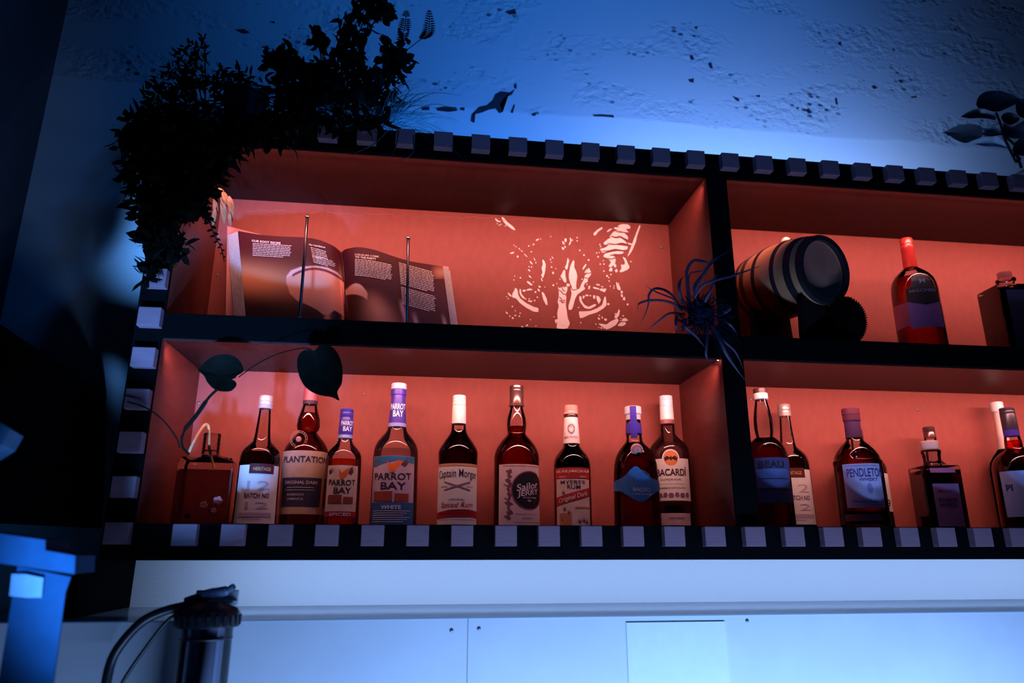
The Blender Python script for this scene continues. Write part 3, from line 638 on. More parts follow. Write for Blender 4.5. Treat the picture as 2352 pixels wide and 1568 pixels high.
pr(l, 'sword_print', mat('grey_ink', (.25, .16, .18), .5), lambda bm: (put_poly(bm, [(c-32, 1107), (c-30, 1104), (c+32, 1124), (c+30, 1127)], fn, 8), put_poly(bm, [(c+32, 1107), (c+30, 1104), (c-32, 1124), (c-30, 1127)], fn, 8)))
f2 = b.surf(45.4, .0018)
pr(l, 'small_lettering', INK, lambda bm: (put_text(bm, 'RUM WITH SPICE', f2, c+4, 1171, 50, 3.6), put_text(bm, 'AND OTHER NATURAL FLAVORS', f2, c, 1178.5, 84, 3.6), put_text(bm, 'PRODUCED BY CAPTAIN MORGAN RUM CO', f2, c, 1193, 92, 3.2)))
# 7 -- round logo bottle
b = Bottle('rum_bottle', 'red spiced rum bottle with purple-lit label and black round emblem', 1187, LB, .20, ZF)
b.part('glass', [(929, 15), (934, 14.6), (945, 18), (957, 21.5), (970, 22.6), (982, 22), (990, 20.8), (994, 21), (998, 25), (1005, 32), (1014, 40), (1024, 46.5), (1034, 50.5), (1045, 52.3), (1056, 52), (1203, 52.5)], GLASS, 0)
b.part('liquid', [(977, 21.3), (990, 19.8), (994, 20), (998, 24), (1005, 31), (1014, 38.8), (1024, 45.2), (1034, 49.2), (1045, 50.8), (1203, 51)], REDRUM, .004)
b.part('cap', [(883, 15), (884, 16.6), (888, 16.6), (889, 15.9), (890, 16.8), (895, 16.8), (896, 16), (897, 16.9), (926, 16.8), (927, 18.5), (930, 18.5)], mat('dark_metal_cap', (.20, .10, .09), .2, .7))
l, fn, c, wd = b.labelpatch(53, -40, 51, 1065, 1206, mat('beige_label', (.74, .58, .58), .5))
CX = c+19
pr(l, 'round_emblem', mat('emblem_black', (.012, .012, .02), .5), lambda bm: (put_disc(bm, CX, 1125, 41, 42, fn, 36, 0, 5)))
pr(l, 'emblem_ring', mat('emblem_ring', (.35, .05, .10), .5), lambda bm: put_disc(bm, CX, 1125, 44, 45, fn, 36, .955, 1))
f2 = b.surf(53, .0018)
pr(l, 'lettering', mat('pale_script', (.78, .70, .80), .5), lambda bm: (put_text(bm, 'Sailor', f2, CX-3, 1115, 56, 15, .02, shear=.2, rot=.18), put_text(bm, 'JERRY', f2, CX-2, 1130, 54, 12, .02, shear=.2, rot=.14), put_text(bm, 'SPICED RUM', f2, CX, 1142, 34, 3.2), put_text(bm, '92', f2, CX-2, 1149, 9, 4)))
pr(l, 'floral_print', mat('sepia_ink', (.20, .07, .09), .6), lambda bm: [put_poly(bm, [(c-38+math.sin(i*1.7)*5, 1080+i*10.5), (c-28+math.cos(i*2.1)*4, 1076+i*10.5), (c-22+math.sin(i*2.9)*4, 1084+i*10.5), (c-30, 1089+i*10.5)], fn) for i in range(11)])
pr(l, 'small_lettering', INK, lambda bm: (put_text(bm, 'CARIBBEAN RUM WITH NATURAL FLAVORS', fn, CX-6, 1180, 56, 2.8), put_text(bm, 'SAVVY', fn, CX-6, 1190, 26, 5), put_rect(bm, CX-40, CX+38, 1199, 1200, fn), put_rect(bm, c-44, c+50, 1069, 1070, fn)))
# 8 -- dark rum with red and cream label
b = Bottle('rum_bottle', 'near-black rum bottle with cream neck label and red and cream picture label', 1317, LB, .19, ZF)
b.part('glass', [(1016, 18.4), (1022, 19), (1028, 23), (1034, 29), (1042, 36), (1052, 41), (1064, 42.6), (1203, 42.5)], thin_glass('brown_glass', (.35, .16, .12)), 0)
b.part('liquid', [(1018, 17.6), (1022, 18.2), (1028, 22), (1034, 28), (1042, 34.8), (1052, 39.8), (1064, 41.4), (1203, 41.3)], BLACKRUM, .004)
b.part('cap', [(929, 15), (930, 16.4), (941, 16.6), (942, 16.1), (943, 16.9), (949, 16.9)], mat('orange_cap', (.72, .26, .18), .35))
b.part('neck_ring', [(949, 15.5), (951, 16.8), (956, 16.6), (957, 15.8)], mat('dark_ring', (.05, .01, .01), .25))
nk = b.part('neck_label', [(957, 16.2), (970, 17), (1000, 18.9), (1017, 19.7)], mat('cream_neck', (.90, .68, .56), .4))
pr(nk, 'lettering', mat('brown_ink', (.30, .12, .08), .5), lambda bm: (put_text(bm, 'IMPORTED', b.surf(19.2, .001), 0, 1003, 36, 4.5, .01), put_disc(bm, 0, 984, 8, 11, b.surf(18.6, .0016), 16, .75, 1)))
l, fn, c, wd = b.labelpatch(43.2, -37, 38, 1073, 1207, mat('cream_label', (.80, .62, .52), .55))
RL = mat('red_label_ink', (.50, .03, .03), .5)
pr(l, 'red_print', RL, lambda bm: (put_rect(bm, c-wd/2, c+wd/2, 1073, 1098, fn, 20, 2), put_rect(bm, c-wd/2, c-wd/2+2.4, 1098, 1207, fn, 1, 6), put_rect(bm, c+wd/2-2.4, c+wd/2, 1098, 1207, fn, 1, 6),
    [bm.faces.new([bm.verts.new(fn(*p)) for p in ((x0, 1150-(x0-c)*.27), (x1, 1150-(x1-c)*.27), (x1, 1130-(x1-c)*.27), (x0, 1130-(x0-c)*.27))]) for x0, x1 in [(c-wd/2+i*wd/16, c-wd/2+(i+1)*wd/16) for i in range(16)]]))
f2 = b.surf(43.2, .0018)
pr(l, 'pale_lettering', mat('cream_ink', (.92, .78, .66), .5), lambda bm: (put_text(bm, '100% FINE JAMAICAN RUM', f2, c, 1081.5, 84, 6.5, .01), put_text(bm, 'WORLD', f2, c-24, 1094, 18, 4, .01), put_text(bm, 'FAMOUS', f2, c+24, 1094, 18, 4, .01), put_text(bm, 'Original Dark', f2, c, 1140, 72, 10, .012, shear=.25, rot=.27)))
pr(l, 'lettering', INK, lambda bm: (put_text(bm, 'MYERS\'S', fn, c, 1106.5, 58, 9, .02), put_text(bm, 'RUM', fn, c+2, 1117.5, 30, 9.5, .02)))
pr(l, 'cane_print', mat('olive_ink', (.16, .08, .05), .6), lambda bm: [put_poly(bm, [(x, y), (x+8*math.cos(a), y-9*abs(math.sin(a))-3), (x+3, y+2)], fn) for (x, y) in ((c-24, 1134), (c-22, 1172), (c-12, 1180), (c+22, 1198), (c+30, 1202), (c+12, 1200), (c-28, 1196)) for a in (.3, .9, 1.5, 2.1, 2.8)])
pr(l, 'field_print', mat('ochre_ink', (.62, .22, .10), .6), lambda bm: (put_rect(bm, c-34, c-4, 1178, 1205, fn, 6, 2), put_rect(bm, c+4, c+wd/2-3, 1163, 1167, fn, 6, 1)))
# 9 -- blue label bottle
b = Bottle('rum_bottle', 'dark rum bottle with large blue wavy label and purple ribbon over its cork', 1466, LB, .165, ZF)
rb = [(962, 17), (1008, 18.5), (1013, 20.5), (1019, 27), (1026, 34), (1035, 40.5), (1047, 46), (1062, 49.5), (1080, 51), (1140, 53), (1203, 54)]
b.part('glass', rb, GLASS, 0)
b.part('liquid', [(1015, 21.5)]+[(y, h-1.6) for y, h in rb[4:]], liquid('cola_rum', (.40, .07, .03), .35), .004)
b.part('cork', [(931, 18), (932, 20.2), (948, 20.2), (950, 18), (962, 17.5)], mat('pale_cork', (.66, .50, .46), .6))
b.part('ribbon', [(970, 18), (973, 18.6), (986, 18.6), (991, 19.3), (994, 18.8)], PURPLE)
fn = b.surf(20.5, .0006); bm = NB(); put_rect(bm, -7, 8, 932, 1006, fn, 5, 8); obj('ribbon', bm, PURPLE, b.t, smooth=False)
bm = NB(); c9 = at(1463, 1033, .165-.041); ball(bm, c9, .0165, 24, (1, .3, 1)); so = obj('wax_seal', bm, mat('pink_wax', (.50, .24, .22), .45), b.t)
bm = NB(); seal(bm, c9-Vector((0, .005, 0)), .0125); sub(so, 'stamp', bm, mat('pink_wax_dark', (.38, .16, .15), .45))
fn = b.surf(53.2, .0008); bm = NB(); n = 40
top = lambda a: 1098-20*math.exp(-(a/20)**2)-8*math.exp(-(a/38)**2)+abs(a)*.05
bot = lambda a: 1124+28*math.exp(-((a-8)/32)**2)
prev = None
for i in range(n+1):
    a = -74+148*i/n; col = [bm.verts.new(fn(a, top(a)+(bot(a)-top(a))*j/5)) for j in range(6)]
    if prev: [bm.faces.new((prev[j], col[j], col[j+1], prev[j+1])) for j in range(5)]
    prev = col
l = obj('label', bm, mat('blue_label', (.05, .22, .55), .4), b.t)
fn = b.surf(53.2, .0014)
pr(l, 'lettering', mat('silver_ink', (.62, .70, .85), .4), lambda bm: (put_text(bm, 'BACOO', fn, 12, 1124, 40, 8.5, .02, rot=-.06), put_text(bm, '5 YEAR OLD RUM', fn, 12, 1134, 44, 4.5, rot=-.04)))
pr(l, 'swirl_print', mat('swirl_blue', (.12, .34, .68), .4), lambda bm: ([put_disc(bm, 10, 1104, r, r*.95, fn, 30, 1-.8/r, 1) for r in (20, 23, 26)]+[put_poly(bm, [(-66+i*2, 1104+i*4), (-24, 1112+i*4.4), (-24, 1113+i*4.4), (-66+i*2, 1105.2+i*4)], fn) for i in range(6)]))
# 10 -- white label bottle
b = Bottle('rum_bottle', 'clear rum bottle with white screw cap and round bat emblem on white label', 1547, LB, .262, ZF)
b.part('glass', [(968, 16.6), (975, 16.3), (993, 16.2), (998, 19), (1004, 26), (1010, 33), (1016, 40), (1024, 45), (1034, 46.5), (1203, 47)], thin_glass('bacardi_glass', (.88, .88, .92)), 0)
b.part('liquid', [(1014, 36), (1024, 43.5), (1034, 45), (1203, 45.5)], CLEARL, .004)
b.part('cap', [(907, 14.6), (908, 15.6), (914, 15.8), (915, 15.2), (916, 16), (931, 16), (932, 15.5), (933, 16.2), (962, 16.8)], mat('white_cap', (.88, .82, .82), .35))
b.part('cap_ring', [(962, 17), (970, 17.3), (971, 17.3), (972, 16.8)], mat('maroon_ring', (.35, .12, .14), .4))
l, fn, c, wd = b.labelpatch(47.2, -46, 42, 1052, 1150, PAPER)
pr(l, 'emblem', mat('orange_emblem', (.82, .26, .08), .5), lambda bm: put_disc(bm, 3, 1052, 16, 17, fn, 28))
pr(l, 'emblem_border', PAPER, lambda bm: put_disc(bm, 3, 1052, 20, 21, fn, 28, .83, 1))
f2 = b.surf(47.2, .0018)
pr(l, 'bat_emblem', INK, lambda bm: (put_poly(bm, [(3, 1058), (0, 1053), (-10, 1058), (-12, 1051), (-6, 1046), (1, 1050), (3, 1045), (5, 1050), (12, 1046), (18, 1051), (16, 1058), (6, 1053)], f2, 5)))
pr(l, 'lettering', INK, lambda bm: (put_text(bm, 'BACARDÍ', fn, c+9, 1084, 72, 15.5, .025), put_text(bm, 'SUPERIOR', fn, c+6, 1101, 48, 4.6, .02, sp=1.2), put_text(bm, 'RON SUPERIOR CARTA BLANCA', fn, c+6, 1120, 68, 3.2), put_rect(bm, c-30, c+40, 1111, 1111.8, fn), put_rect(bm, c-42, c+46, 1149, 1150, fn)))
pr(l, 'medal_print', mat('medal_purple', (.25, .10, .22), .5), lambda bm: [put_disc(bm, c-34+i*13, 1136+(i % 2), 6 if i % 2 else 5, 6, fn, 14) for i in range(7)])
l, fn, c, wd = b.labelpatch(47.2, -44, 38, 1178, 1206, mat('lilac_paper', (.66, .50, .62), .5), 'lower_label')
pr(l, 'lettering', INK, lambda bm: (put_text(bm, 'SANTIAGO', fn, c+16, 1190, 36, 5), put_poly(bm, [(c-32, 1182), (c-23, 1191), (c-32, 1200), (c-41, 1191)], fn)))
# 11 -- dark bottle by the divider
b = Bottle('whiskey_bottle', 'dark whiskey bottle with long clear neck standing right against the divider', 1777, LB+8, .15, ZF)
b.part('glass', [(914, 14), (922, 15.2), (938, 19), (958, 22.5), (975, 23), (990, 22), (1000, 20), (1003, 24), (1010, 34), (1018, 41.5), (1028, 46.5), (1042, 50), (1060, 51), (1211, 52)], GLASS, 0)
b.part('liquid', [(1004, 24), (1010, 33), (1018, 40.3), (1028, 45.3), (1042, 48.6), (1060, 49.6), (1211, 50.5)], liquid('whiskey_dark', (.42, .06, .025), .35), .004)
b.part('cap', [(890, 15.5), (891, 16.8), (901, 17)], mat('black_cap', (.05, .02, .02), .35))
b.part('neck_band', [(901, 17), (902, 17.6), (914, 17.6), (916, 15.5)], mat('bright_band', (.80, .52, .46), .3))
l, fn, c, wd = b.labelpatch(52, -30, 49, 1050, 1155, mat('navy_label', (.05, .06, .16), .5))
pr(l, 'lettering', INK, lambda bm: (put_text(bm, 'BEAU', fn, c-6, 1066, 62, 15, .03), put_rect(bm, c-38, c+40, 1098, 1099.5, fn), put_rect(bm, c-38, c+40, 1122, 1123.5, fn)))
pr(l, 'panel', mat('navy_panel', (.10, .14, .34), .5), lambda bm: put_rect(bm, -28, 58, 1076, 1120, b.surf(52, .0008), 10, 4))
batch('second BATCH NO whiskey bottle, partly hidden behind the dark bottle at the divider', 1829, .265, -30, 46, .94, 2)
# 13 -- whiskey with lilac label
b = Bottle('whiskey_bottle', 'stout whiskey bottle with dark maroon cap and lilac label, alone in mid shelf', 1989, LB+6, .130, ZF)
b.part('glass', [(1003, 19), (1009, 20.5), (1015, 28), (1022, 37), (1031, 46), (1042, 53), (1052, 56), (1054, 58.5), (1060, 58.8), (1064, 57.5), (1209, 58.5)], GLASS, 0)
b.part('liquid', [(1030, 44.5), (1042, 51.2), (1052, 54.5), (1064, 56), (1209, 57)], liquid('whiskey_amber', (.62, .12, .04), .45), .004)
b.part('cap', [(935, 20), (936, 21.8), (950, 22), (951, 21.2), (964, 21.3), (965, 19.7)], mat('maroon_cork', (.13, .02, .04), .5))
b.part('neck_wrap', [(965, 19.5), (1004, 20)], mat('purple_wrap', (.10, .03, .08), .5))
l, fn, c, wd = b.labelpatch(59, -36, 49, 1064, 1165, mat('lavender_label', (.56, .44, .66), .5), dy=0)
pr(l, 'lettering', mat('violet_ink', (.10, .04, .20), .5), lambda bm: (put_text(bm, 'PENDLETON', fn, c+8, 1085, 92, 19, .012), put_text(bm, 'WHISKY', fn, c+12, 1101, 46, 7, .01), put_text(bm, 'CANADIAN WHISKY', fn, c, 1151, 60, 4)))
pr(l, 'border', mat('violet_border', (.34, .22, .46), .5), lambda bm: (put_rect(bm, c-40, c+40, 1069, 1070, fn), put_rect(bm, c-40, c+40, 1146, 1147, fn), put_rect(bm, c-40, c+40, 1158, 1159, fn), put_disc(bm, c+12, 1122, 7, 11, fn, 14)))
l2, fn, c, wd = b.labelpatch(59, -44, 40, 1180, 1196, mat('brown_strip', (.26, .07, .10), .5), 'lower_label')
# 13b behind
b = Bottle('whiskey_bottle', 'whiskey bottle with pale label and number 9, behind the lilac-labelled bottle', 1996, LB+6, .262, ZF)
b.part('glass', [(1000, 15), (1030, 16), (1045, 40), (1058, 54), (1070, 59), (1209, 60)], GLASS, 0)
b.part('liquid', [(1075, 57), (1209, 58.5)], RUM, .004)
b.part('stopper', [(986, 16), (1000, 16)], mat('maroon_cork', (.13, .02, .04), .5))
l, fn, c, wd = b.labelpatch(60, -20, 58.5, 1086, 1174, PAPER)
A = lambda d: math.asin(d/60)*60
pr(l, 'lettering', INK, lambda bm: put_text(bm, '9', fn, A(51), 1155, 14, 17, .02))
# square bottles
def square_bottle(name, label, corner, rowt, rowb, wl, wr, floor, neck, m_liq, Yc, yaw=-.5, cap=None, group=None):
    """corner: picture x of the near vertical edge; wl/wr: picture x of the far left and far right edges at the base"""
    c = at(corner, rowb, Yc)
    # the two visible faces run back from the near edge at right angles
    fl = at(wl, rowb, Yc); fr = at(wr, rowb, Yc); return c
def sq(name, label, cx, row, Y, hw, hd, yaw, floor, rowt, m, taper=.0):
    p = at(cx, row, Y); t = thing(name, (p.x, Y, floor), label, 'bottle')
    M = Matrix.Translation((p.x, Y, 0)) @ Matrix.Rotation(yaw, 4, 'Z')
    zt = zrow(p.x, Y-hd, rowt)
    def rr(a, b, z, rd=.008, n=5):
        out = []
        for q in range(4):
            for i in range(n):
                an = q*PI/2+i/(n-1)*PI/2; sx = 1 if q in (0, 3) else -1; sy = 1 if q in (0, 1) else -1
                out.append(M @ Vector(((a-rd)*sx+rd*math.cos(an), (b-rd)*sy+rd*math.sin(an), z)))
        return out
    def loft(rs):
        bm = NB(); R = [[bm.verts.new(v) for v in r] for r in rs]; n = len(R[0])
        for a, b in zip(R, R[1:]):
            for i in range(n): bm.faces.new((a[i], a[(i+1) % n], b[(i+1) % n], b[i]))
        bm.faces.new(R[0][::-1]); bm.faces.new(R[-1]); return bm
    obj('glass', loft([rr(hw, hd, floor), rr(hw, hd, zt-.006), rr(hw*.97, hd*.97, zt-.001), rr(.024, .024, zt+.004, .023), rr(.020, .020, zt+.012, .019)]), GLASS, t)
    obj('liquid', loft([rr(hw*.96, hd*.96, floor+.004), rr(hw*.96, hd*.96, zt-.012)]), m, t)
    def face(u, z, off=.0008, side=0):     # front face (side 0) or left face (side 1); u across
        return M @ (Vector((u, -hd-off, z)) if side == 0 else Vector((-hw-off, -u, z)))
    return t, M, zt, p, face
t, M, zt, p, face = sq('whiskey_bottle', 'square whiskey bottle with pale stopper, pink strip and purple label', 2166, 1209, .14, .047, .047, -.22, ZF, 1067, liquid('cola_whiskey', (.30, .05, .03), .35))
X, Y = p.x, .14
obj('neck', lathe(NB(), [(.024, zt+.002), (.021, zt+.012), (.022, zt+.030), (.024, zt+.036), (.0245, zt+.040), (.0235, zt+.043)], X, Y, 40), GLASS, t)
obj('stopper', lathe(NB(), [(.0205, zt+.043), (.0212, zt+.047), (.0212, zt+.066), (.0195, zt+.0675)], X, Y, 40), mat('pale_stopper', (.72, .46, .38), .5), t)
def flat_label(t, face, u0, u1, z0, z1, m, name='label', side=0, off=.0008):
    bm = NB(); bm.faces.new([bm.verts.new(face(u, z, off, side)) for u, z in ((u0, z0), (u1, z0), (u1, z1), (u0, z1))])
    o = obj(name, bm, m, t, smooth=False); return o
def flat_text(l, face, lines, m, side=0, off=.0014, name='lettering'):
    bm = NB()
    for s, u, z, w_, h_ in lines: put_text(bm, s, lambda x, y: face(x, -y, off, side), u, -z, w_, h_, .015)
    sub(l, name, bm, m, smooth=False)
flat_label(t, face, -.032, .030, zt-.020, zt-.008, mat('pink_strip', (.52, .12, .20), .5), 'strip_label')
l = flat_label(t, face, -.032, .032, ZF+.004, zt-.048, mat('purple_paper', (.38, .20, .40), .55))
flat_text(l, face, [('SMALL BATCH', 0, zt-.066, .044, .005), ('BOURBON', 0, zt-.088, .044, .009), ('WHISKEY', 0, zt-.101, .044, .009)], INK)
l = flat_label(t, face, -.036, .036, ZF+.03, zt-.022, mat('maroon_side', (.16, .03, .03), .6), 'side_label', 1)
# slim bottle behind
b = Bottle('whiskey_bottle', 'slim bottle with dark metallic cap just behind the pale-stoppered square bottle', 2170, LB+6, .265, ZF)
b.part('glass', [(1003, 14.5), (1010, 15), (1055, 17), (1066, 30), (1080, 40), (1209, 41)], GLASS, 0)
b.part('liquid', [(1080, 38), (1209, 39)], RUM, .004)
b.part('cap', [(979, 13.5), (980, 15), (990, 15), (991, 14.4), (992, 15), (1004, 15.2)], mat('dark_metal_cap', (.20, .10, .09), .2, .7))
# right edge: red bottle and white one behind
b = Bottle('liqueur_bottle', 'bright red liqueur bottle with black cap and blue label, cut by the right edge', 2366, LB+10, .15, ZF)
b.part('glass', [(999, 19), (1012, 21.5), (1024, 22), (1031, 25), (1038, 40), (1046, 52), (1056, 60), (1070, 64), (1213, 66)], GLASS, 0)
b.part('liquid', [(1010, 20.5), (1024, 21), (1031, 24), (1038, 38.5), (1046, 50.5), (1056, 58.3), (1070, 62.3), (1213, 64.3)], liquid('red_liqueur', (.95, .05, .03), .55), .004)
b.part('cap', [(935, 18), (936, 19.3), (941, 19.5), (942, 18.8), (943, 19.6), (948, 19.6), (949, 19), (950, 19.7), (986, 20)], mat('black_foil', (.03, .02, .03), .3))
b.part('cap_band', [(986, 20.2), (1000, 19.6)], PURPLE)
l, fn, c, wd = b.labelpatch(66, -46, 40, 1080, 1186, mat('sky_label', (.30, .46, .90), .5))
pr(l, 'lettering', mat('navy_ink', (.03, .04, .22), .5), lambda bm: put_text(bm, 'PI', fn, -30, 1118, 18, 14, .03))
b = Bottle('liqueur_bottle', 'pale-necked bottle with white cap behind the red bottle at the right edge', 2343, LB+8, .272, ZF)
b.part('neck', [(944, 13.5), (946, 12.5), (975, 13.5), (1010, 15), (1030, 17)], mat('pale_neck', (.78, .58, .54), .35))
b.part('cap', [(922, 15.5), (923, 17), (941, 17), (944, 15.5)], mat('white_cap', (.88, .82, .82), .35))
b.part('body', [(1030, 17), (1045, 32), (1058, 42), (1075, 46), (1211, 47)], BLACKRUM, 0)
# upper right cell -------------------------------------------------------------
UB = 786
b = Bottle('whiskey_bottle', 'arched red-capped bottle with black top plate and purple label, right of the barrel', 2120, UB, .17, ZG)
b.part('glass', [(611, 16.5), (614, 22), (619, 34), (625, 44), (633, 51), (645, 55), (660, 56.5), (786, 57.5)], GLASS, 0)
b.part('liquid', [(630, 47), (645, 53), (660, 54.6), (786, 55.7)], liquid('whiskey_amber', (.62, .12, .04), .45), .004)
b.part('cap', [(545, 14.5), (546, 16), (558, 16.2), (559, 15.3), (561, 16.3), (570, 16.5), (571, 16), (612, 17.6)], mat('red_foil', (.55, .04, .03), .28, .3))
l, fn, c, wd = b.labelpatch(57.4, -20, 53, 676, 752, mat('violet_label', (.20, .13, .42), .5))
l, fn, c, wd = b.labelpatch(57.4, -56, -20, 690, 745, mat('rose_label', (.36, .08, .14), .5), 'side_label')
fn = b.surf(57.4, .0012)
bm = NB(); put_poly(bm, [(-20, 664), (-6, 656), (-1, 636), (10, 626), (22, 624), (34, 628), (44, 640), (48, 656), (64, 664), (64, 690), (48, 694), (22, 700), (-4, 694), (-20, 688)], fn, 7)
l = obj('name_plate', bm, mat('black_plate', (.012, .012, .02), .5), b.t, smooth=False)
pr(l, 'lettering', mat('dim_silver', (.16, .16, .30), .5), lambda bm: (put_text(bm, 'M', b.surf(57.4, .002), 22, 646, 14, 11, .01), put_text(bm, 'MISCHIEF', b.surf(57.4, .002), 22, 668, 66, 7, .01)))
# small jar behind it
p = at(2072, UB, .272); t = thing('small_jar', (p.x, .272, ZG), 'small dark jar with pale lid tucked behind the red-capped bottle', 'jar')
k = 1.8/F
obj('jar', lathe(NB(), [(34*k, ZG), (36*k, ZG+.004), (36*k, ZG+.05), (34*k, ZG+.053)], p.x, .272, 40), mat('dark_jar', (.03, .012, .012), .4), t)
obj('lid', lathe(NB(), [(35*k, ZG+.053), (34*k, ZG+.066), (26*k, ZG+.075), (10*k, ZG+.078)], p.x, .272, 40), mat('pale_lid', (.60, .34, .26), .5), t)
t, M, zt, p, face = sq('whiskey_bottle', 'square dark glass bottle with clear stopper on the upper shelf at the right edge', 2340, 790, .15, .062, .050, -.10, ZG, 650, BLACKRUM)
X = p.x-.027; q0 = at(2296, 640, .11); X = at(2340, 790, .11).x-.0
Xn = at(2322, 760, .11).x
# neck rises from the middle of the bottle
Xn = p.x
obj('neck', lathe(NB(), [(.024, zt+.002), (.021, zt+.010), (.021, zt+.020), (.026, zt+.023), (.026, zt+.029), (.020, zt+.031)], Xn, .15, 40), GLASS, t)
obj('stopper', lathe(NB(), [(.018, zt+.0312), (.0185, zt+.034), (.0185, zt+.050), (.0165, zt+.052)], Xn, .15, 40), mat('amber_stopper', (.34, .12, .12), .12), t)
l = flat_label(t, face, -.045, .052, ZG+.015, zt-.02, mat('navy_square_label', (.02, .03, .08), .4))
# ================================================================== barrel on cradle
A1 = at(1893, 618, .035)                                   # near-right head; the barrel runs back and to the left
_v = (A1-Vector(CAM)).normalized(); _e = (Vector(RR)*.955+Vector(UU)*.29); _e = (_e-_v*_e.dot(_v)).normalized()
ax = (_e*math.sin(math.radians(52))-_v*math.cos(math.radians(52))).normalized(); Lb = .235; A0 = A1-ax*Lb
sd = ax.cross(Vector((0, 0, 1))).normalized(); upv = sd.cross(ax)
t = thing('wooden_barrel', (A0+A1)/2-Vector((0, 0, .09)), 'small wooden barrel with dark metal hoops lying on its side on the upper shelf', 'barrel')
Rm = .106; rad = lambda s: Rm*(.86+.14*math.sin(PI*min(1, max(0, s))))
def ringb(bm, s0, s1, off0, off1, n=56, cap=False, rs=None):
    k = 10; rings = []
    for i in range(k+1):
        s = s0+(s1-s0)*i/k; r = rad(s)+off0 if rs is None else rs
        rings.append([bm.verts.new(A0+ax*(s*Lb)+(sd*math.cos(a*2*PI/n)+upv*math.sin(a*2*PI/n))*r) for a in range(n)])
    for a, b_ in zip(rings, rings[1:]):
        for i in range(n): bm.faces.new((a[i], a[(i+1) % n], b_[(i+1) % n], b_[i]))
    return rings
def headb(bm, s, r):
    bm.faces.new([bm.verts.new(A0+ax*(s*Lb)+(sd*math.cos(a*2*PI/56)+upv*math.sin(a*2*PI/56))*r) for a in range(56)])
def stave_mat():
    m = mat('barrel_stave', (.52, .22, .10), .42, var=.15, scale=25, bump=.15); return m
bm = NB(); ringb(bm, 0, 1, 0, 0)
rings = ringb(bm, 0, 1, -.010, 0)
a_, b_ = NB(), None
obj('barrel_body', bm, stave_mat(), t)
bm = NB(); headb(bm, .93, rad(1)-.006); obj('barrel_head', bm, mat('barrel_head_wood', (.46, .17, .12), .5, var=.12, scale=30), t, smooth=False)
bm = NB(); headb(bm, .07, rad(0)-.006); obj('barrel_head', bm, mat('barrel_head_wood', (.46, .17, .12), .5), t, smooth=False)
HOOP = mat('hoop_metal', (.05, .04, .05), .35, .6)
for s0, s1 in ((.955, 1.015), (.80, .88), (.62, .67), (.33, .38), (.10, .17), (-.015, .04)):
    bm = NB(); ra = ringb(bm, s0, s1, .0022, 0); rb_ = ringb(bm, s0, s1, -.001 if s0 < .9 else -.012, 0)
    for A_, B_ in ((ra[0], rb_[0]), (ra[-1], rb_[-1])):
        for i in range(56): bm.faces.new((A_[i], A_[(i+1) % 56], B_[(i+1) % 56], B_[i]))
    obj('hoop', bm, HOOP, t)
bp_ = A0+ax*(Lb*.47)+upv*(rad(.47)+.006); obj('bung', ball(NB(), bp_+Vector((0, 0, .002)), .0135, 18), mat('pale_bung', (.85, .62, .52), .45), t)
fp = A0+ax*(Lb*.985)-upv*.04
# cradle
t = thing('barrel_cradle', ((A0.x+A1.x)/2, .15, ZG), 'dark wooden cradle holding the small barrel on the upper shelf', 'stand')
CR = mat('dark_cradle_wood', (.012, .006, .007), .7, spec=.1)
yw = math.atan2(ax.y, ax.x)
for s in (.14, .86):
    c = A0+ax*(s*Lb); zt_ = c.z; half = .075; bm = NB(); pts = []
    rr_ = rad(s)+.0035
    mt = Matrix.Translation((c.x, c.y, 0)) @ Matrix.Rotation(yw, 4, 'Z')
    prof = [(-half, ZG), (half, ZG)]+[(half, ZG+.02)]
    n = 18
    for i in range(n+1):
        a = math.radians(-48-84*i/n); prof.append((rr_*math.cos(a), max(zt_+rr_*math.sin(a), ZG+.003)))
    prof.append((-half, ZG+.02))
    f0 = [bm.verts.new(mt @ Vector((-.009, u, z))) for u, z in prof]; f1 = [bm.verts.new(mt @ Vector((.009, u, z))) for u, z in prof]
    bmesh.ops.triangulate(bm, faces=[bm.faces.new(f0), bm.faces.new(f1[::-1])])
    for i in range(len(prof)): bm.faces.new((f0[i], f0[(i+1) % len(prof)], f1[(i+1) % len(prof)], f1[i]))
    obj('cradle_end', bm, CR, t, smooth=False)
# dark bristly cone beside barrel
p = at(1944, 730, .062)
bm = NB()
for i in range(620):
    a = i*2.39996; v = 1-2*(i+.5)/620; r = math.sqrt(1-v*v)
    d = Vector((r*math.cos(a), r*math.sin(a), v)); c = Vector((p.x, .062, ZG+.064))+Vector((d.x*.044, d.y*.034, d.z*.058))
    q = d.cross(Vector((.3, .2, .9))).normalized()*.005; q2 = d.cross(q).normalized()*.005; tip = c+d*.010+Vector((0, 0, .004))
    vs = [bm.verts.new(x) for x in (c+q, c+q2, c-q, c-q2)]; tv = bm.verts.new(tip)
    for k in range(4): bm.faces.new((vs[k], vs[(k+1) % 4], tv))
t = thing('dried_cone', (p.x, .062, ZG), 'dark bristly dried seed cone standing in front of the barrel head', 'plant')
obj('scales', bm, mat('dark_cone', (.004, .003, .004), .9, spec=.02), t, smooth=False)
bm = NB(); ball(bm, (p.x, .062, ZG+.064), .046, 24, (1, .72, 1.28)); obj('core', bm, mat('dark_cone', (.004, .003, .004), .9, spec=.02), t)
